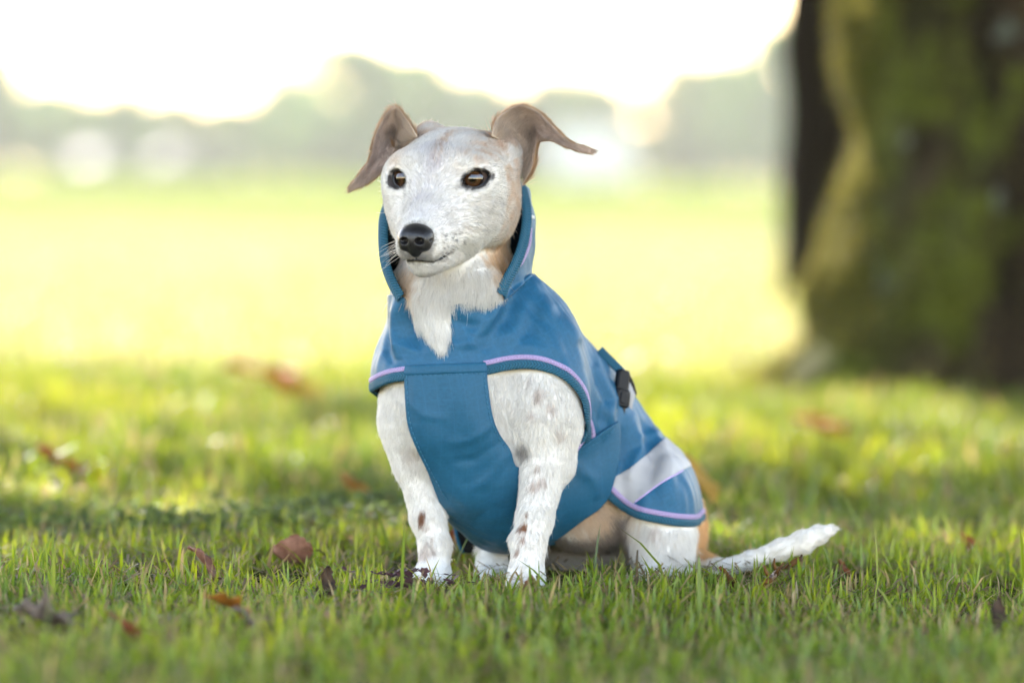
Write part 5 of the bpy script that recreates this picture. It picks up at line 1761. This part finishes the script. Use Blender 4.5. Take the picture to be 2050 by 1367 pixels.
def dog_trim(x, y):
    """grass is pressed short right beside the dog's feet"""
    q = np.stack([x * 100, y * 100 + 2.0, np.full(len(x), 1.0)], 1)
    inb = (q[:, 0] > body.lo[0]) & (q[:, 0] < body.lo[0] + 45) & (q[:, 1] > body.lo[1]) & (q[:, 1] < body.lo[1] + 43)
    d = np.full(len(x), 9.0); d[inb] = body.sample(q[inb])
    return np.clip(.45 + .55 * d / 3.5, .45, 1)
def field_xy(n, y0, y1, seed, margin=1.30, power=1.0, side=.30):
    r = np.random.default_rng(seed)
    u = r.random(n * 3)
    y = y0 + (y1 - y0) * u ** power
    hw = (1025 / FPX) * (y + DIST) * margin + side
    x = r.uniform(-1, 1, n * 3) * hw.max()
    m = np.abs(x) < hw
    x, y = x[m][:n], y[m][:n]
    return x, y
def clear_of_dog(x, y, z=1.6, gap=.15):
    q = np.stack([x * 100, y * 100, np.full(len(x), z)], 1)
    inb = (q[:, 0] > body.lo[0]) & (q[:, 0] < body.lo[0] + 45) & (q[:, 1] > body.lo[1]) & (q[:, 1] < body.lo[1] + 43)
    d = np.full(len(x), 9.0); d[inb] = body.sample(q[inb])
    d2 = np.full(len(x), 9.0); q[:, 2] = .6; d2[inb] = body.sample(q[inb])
    return np.minimum(d, d2) > gap
def clumpy(x, y, seed, thr=-.9, scale=.09):
    return Noise(seed, scale)(np.stack([x, y, 0 * x], 1)) > thr

x, y = field_xy(185000, -.95, .75, 301); m = clear_of_dog(x, y) & clumpy(x, y, 302); x, y = x[m], y[m]
blades(len(x), x, y, .0170, .008, .0021, 303, 'lawn_grass', 'short green mown grass round the dog\'s paws', .45, .15, .65, 1.35)
x, y = field_xy(2000, -.75, .8, 305); m = clear_of_dog(x, y) & clumpy(x, y, 306, .3, .2); x, y = x[m], y[m]
blades(len(x), x, y, .033, .010, .0026, 307, 'tall_grass', 'taller single grass blades standing out of the lawn', .15, .05, .35)
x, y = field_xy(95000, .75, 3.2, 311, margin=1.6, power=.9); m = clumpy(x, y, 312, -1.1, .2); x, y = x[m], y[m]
blades(len(x), x, y, .026, .011, .0042, 313, 'lawn_grass', 'blurred green lawn grass behind the dog', .3, .12, .5, .80)  # blade colour toned down to dim the sunlight on this strip
x, y = field_xy(95000, 3.2, 15, 321, margin=1.5, power=.75)
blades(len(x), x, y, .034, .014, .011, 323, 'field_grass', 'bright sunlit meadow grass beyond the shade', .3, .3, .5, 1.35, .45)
# dead thatch lying between the blades
def thatch():
    r = np.random.default_rng(331); n = 22000
    x, y = field_xy(n, -.9, .8, 332); m = clear_of_dog(x, y, 1.0, .1); x, y = x[m], y[m]; n = len(x)
    z = ground_height(x, y) + r.uniform(.003, .016, n)
    a = r.uniform(0, 6.28, n); L = r.uniform(.008, .030, n); tilt = r.normal(0, .35, n)
    d = np.stack([np.cos(a) * np.cos(tilt), np.sin(a) * np.cos(tilt), np.sin(tilt)], 1); s = np.stack([-np.sin(a), np.cos(a), 0 * a], 1)
    C = np.stack([x, y, z], 1); w = r.uniform(.0006, .0016, n)[:, None]
    V = np.stack([C - d * L[:, None] / 2 - s * w, C - d * L[:, None] / 2 + s * w, C + d * L[:, None] / 2 + s * w * .5, C + d * L[:, None] / 2 - s * w * .5], 1).reshape(-1, 3)
    col = np.array((.34, .25, .13)) * r.uniform(.35, 1.2, n)[:, None]
    o = add_obj('dry_thatch', mesh_from('dry_thatch', V, np.arange(n * 4).reshape(n, 4), [m_grass], smooth=False, cols=np.repeat(col, 4, 0)))
    tag(o, 'dry straw coloured thatch lying between the grass blades', 'thatch', kind='stuff')
thatch()

# low clover patch with greyish leaves, left of the dog
def clover(cpx, cpy, wx, wy, n, seed, name, label, colr, size=.008):
    r = np.random.default_rng(seed); c = ground_at(cpx, cpy)
    Vs, Fs, cs = [], [], []
    for i in range(n):
        x = c[0] + r.normal(0, wx); y = c[1] + r.normal(0, wy); h = r.uniform(.008, .024)
        if not clear_of_dog(np.array([x]), np.array([y]), 1.6, 1.3)[0]: continue
        p0 = np.array([x, y, ground_height(x, y) + h]); a0 = r.uniform(0, 6.28)
        tint = np.array(colr) * r.uniform(.6, 1.4)
        for k in range(3):
            a = a0 + k * 2.094; d = np.array([math.cos(a), math.sin(a), r.uniform(.0, .9)]); s = np.array([-math.sin(a), math.cos(a), 0])
            L = size * r.uniform(.8, 1.3)
            v = [p0, p0 + d * L * .55 + s * L * .5, p0 + d * L + s * L * .3, p0 + d * L * .9, p0 + d * L - s * L * .3, p0 + d * L * .55 - s * L * .5]
            o = sum(len(q) for q in Vs); Vs.append(np.array(v)); Fs += [(o, o + 1, o + 3), (o + 1, o + 2, o + 3), (o, o + 3, o + 5), (o + 3, o + 4, o + 5)]
            cs += [tint] * 6
    o = add_obj(name, mesh_from(name, np.vstack(Vs), np.array(Fs), [m_grass], smooth=False, cols=np.array(cs)))
    tag(o, label, 'clover', kind='stuff')
clover(450, 1075, .16, .07, 420, 341, 'clover_patch', 'pale grey green clover patch left of the dog', (.095, .14, .05), .008)
clover(720, 1045, .05, .03, 160, 342, 'clover_patch', 'pale clover patch just behind the dog\'s front leg', (.095, .14, .05), .008)
clover(806, 1203, .018, .012, 40, 343, 'purple_clover', 'dark purple leaved clover at the dog\'s left-hand paw', (.10, .050, .055), .006)

# ================================================================== FALLEN LEAVES AND TWIGS
def leaf_mat(name, c1, c2, trans=.25):
    m, nt, out = new_mat(name)
    tc = N(nt, 'ShaderNodeTexCoord'); n_ = noise_tex(nt, 120, 5, .65, tc.outputs['Object'])
    rp = ramp(nt, n_.outputs['Fac'], [(.35, c1), (.65, c2)])
    b = N(nt, 'ShaderNodeBsdfPrincipled'); b.inputs['Roughness'].default_value = .6; b.inputs['Specular IOR Level'].default_value = .3
    nt.links.new(rp.outputs[0], b.inputs['Base Color'])
    t = N(nt, 'ShaderNodeBsdfTranslucent'); nt.links.new(rp.outputs[0], t.inputs['Color'])
    mx = N(nt, 'ShaderNodeMixShader'); mx.inputs[0].default_value = trans
    nt.links.new(b.outputs[0], mx.inputs[1]); nt.links.new(t.outputs[0], mx.inputs[2]); nt.links.new(mx.outputs[0], out.inputs['Surface'])
    return m
LM = {
    'brown': leaf_mat('brown_leaf', (.20, .085, .055), (.34, .17, .11)),
    'orange': leaf_mat('orange_leaf', (.26, .095, .015), (.50, .22, .035), .4),
    'red': leaf_mat('rust_leaf', (.20, .05, .018), (.36, .11, .035), .35),
    'grey': leaf_mat('grey_brown_leaf', (.085, .065, .055), (.20, .15, .12), .15),
    'dark': leaf_mat('dark_leaf', (.030, .017, .012), (.085, .045, .022), .15),
    'yellow': leaf_mat('yellow_leaf', (.36, .20, .03), (.55, .36, .08), .4),
    'spotted': leaf_mat('spotted_leaf', (.040, .018, .010), (.20, .085, .015), .2),
}
def leaf_shape(L, W, curl, seed, lobed=False, n=22):
    """a leaf blade with curled sides, a keel and a ragged edge, 2-sided thickness"""
    r = np.random.default_rng(seed); t = np.linspace(0, 1, n); m = 9
    half = W * np.sin(np.pi * t ** .8) ** .8
    if lobed: half = half * (1 + .32 * np.sin(t * 19 + r.uniform(0, 6)))
    half = half * (1 + .12 * r.normal(size=n)); half[0] = half[-1] = W * .03
    v = np.linspace(-1, 1, m); V = []
    ph = r.uniform(0, 6.28, 3)
    for i in range(n):
        for vv in v:
            a = vv * curl
            xx = (half[i] / max(curl, .05)) * math.sin(a)
            zz = (half[i] / max(curl, .05)) * (1 - math.cos(a)) * 1.0
            V.append([xx, (t[i] - .5) * L, zz + .10 * L * math.sin(3 * t[i] + ph[0]) + .035 * L * math.sin(11 * t[i] + ph[1] + 3 * vv)])
    V = np.array(V); i, j = np.meshgrid(np.arange(n - 1), np.arange(m - 1), indexing='ij')
    a = (i * m + j).ravel(); F = np.stack([a, a + 1, a + m + 1, a + m], 1)
    return V, F
def fallen_leaf(px, py, z, L, W, curl, rot, kind, label, seed, lobed=False, name='fallen_leaf'):
    g = ground_at(px, py, z)
    V, F = leaf_shape(L, W, curl, seed, lobed)
    o = add_obj(name, mesh_from(name, V, F, [LM[kind]]))
    md = o.modifiers.new('thickness', 'SOLIDIFY'); md.thickness = .0006
    st, T = tube_tris(np.array([[0, -.5 * L, .10 * L * 0], [.002, -.62 * L, .004], [.006, -.8 * L, .002]]) , [.0009, .0008, .0006], 5)
    stem = add_obj('stem', mesh_from('stem', st, T, [LM['dark']]), o)
    o.location = g; o.rotation_euler = [R(a) for a in rot]
    tag(o, label, 'leaf', 'fallen autumn leaves on the lawn')
    return o
fallen_leaf(585, 1100, .020, .036, .014, .5, (0, 68, 84), 'brown', 'reddish brown leaf standing upright left of the dog', 1)
fallen_leaf(403, 1128, .018, .040, .012, .8, (35, 25, 70), 'brown', 'small folded brown leaf left of the upright reddish one', 2)
fallen_leaf(85, 1232, .016, .055, .018, 1.3, (20, 30, 60), 'grey', 'curled grey brown leaf near the lower left corner', 3, True)
fallen_leaf(452, 1216, .020, .036, .014, .7, (40, 15, 110), 'orange', 'bright orange ragged leaf in the near grass', 4, True)
fallen_leaf(487, 1238, .015, .030, .008, .9, (25, 40, 60), 'grey', 'pale curled leaf touching the bright orange one', 5)
fallen_leaf(150, 930, .030, .085, .028, .7, (25, 12, 95), 'red', 'blurred rust red leaf on the lawn far left', 6, True)
fallen_leaf(545, 783, .030, .16, .055, .6, (30, 5, 80), 'orange', 'blurred orange leaf far back at the shade edge', 7, True)
fallen_leaf(1400, 957, .045, .060, .024, .6, (60, 10, 60), 'yellow', 'blurred yellow orange leaf right of the coat\'s hem', 8)
fallen_leaf(1452, 1170, .014, .030, .013, .9, (70, 0, 95), 'spotted', 'dark brown spotted leaf below the dog\'s tail', 9)
fallen_leaf(1932, 1082, .018, .022, .010, .8, (60, 0, 40), 'red', 'small rust red leaf right of the tail tip', 10)
fallen_leaf(1690, 1134, .014, .016, .006, .8, (50, 0, 70), 'red', 'tiny red leaf scrap just under the tail tip', 11)
fallen_leaf(1990, 1232, .014, .030, .008, 1.2, (70, 20, 20), 'dark', 'narrow dark leaf near the right edge', 12)
fallen_leaf(648, 1172, .014, .032, .010, 1.2, (65, 20, 30), 'dark', 'dark shrivelled leaf left of the dog\'s paws', 13)
fallen_leaf(680, 1250, .014, .034, .010, 1.0, (30, 30, 60), 'brown', 'brown leaf half buried in grass below the paws', 14)
fallen_leaf(912, 1098, .016, .040, .012, .9, (75, 0, 20), 'red', 'rusty leaf showing between the dog\'s front legs', 15)
fallen_leaf(1636, 858, .030, .075, .03, .6, (30, 0, 60), 'orange', 'blurred orange leaf in front of the mossy tree', 16)
fallen_leaf(712, 972, .025, .045, .018, .7, (40, 10, 60), 'orange', 'faint orange leaf just left of the dog\'s shoulder leg', 17)
fallen_leaf(255, 1265, .012, .040, .010, 1.1, (30, 20, 80), 'red', 'small reddish leaf low in the left foreground grass', 18)
fallen_leaf(1060, 1178, .014, .022, .007, 1.2, (75, 10, 10), 'brown', 'tiny dry leaf resting against the right-hand paw', 19)
def twig():
    pts = np.array([ground_at(1518, 1178, .012), ground_at(1540, 1160, .02), at(1560, 1143, .04), at(1585, 1128, .045), at(1608, 1114, .05)])
    c = pts[0].copy()
    p = resample(catmull(pts - c, 30), 30); p += rng.normal(0, .0009, p.shape)
    V, T = tube_tris(p, np.linspace(.0026, .0014, 30) * (1 + .25 * np.sin(np.arange(30) * 1.7)), 7)
    o = add_obj('twig', mesh_from('twig', V, T, [LM['spotted']])); o.location = c
    tag(o, 'thin brown dry twig slanting up in front of the tail', 'twig')
    for k, (i, d) in enumerate(((8, (-.006, 0, .010)), (14, (.004, -.003, .011)), (20, (-.004, .002, .012)), (25, (.008, 0, .008)))):
        V, T = tube_tris(np.array([p[i], p[i] + np.array(d) * .6, p[i] + np.array(d) * 1.0 + [.002, 0, 0]]), [.0016, .0013, .0007], 5)
        add_obj('side_shoot', mesh_from('side_shoot', V, T, [LM['spotted']]), o)
twig()
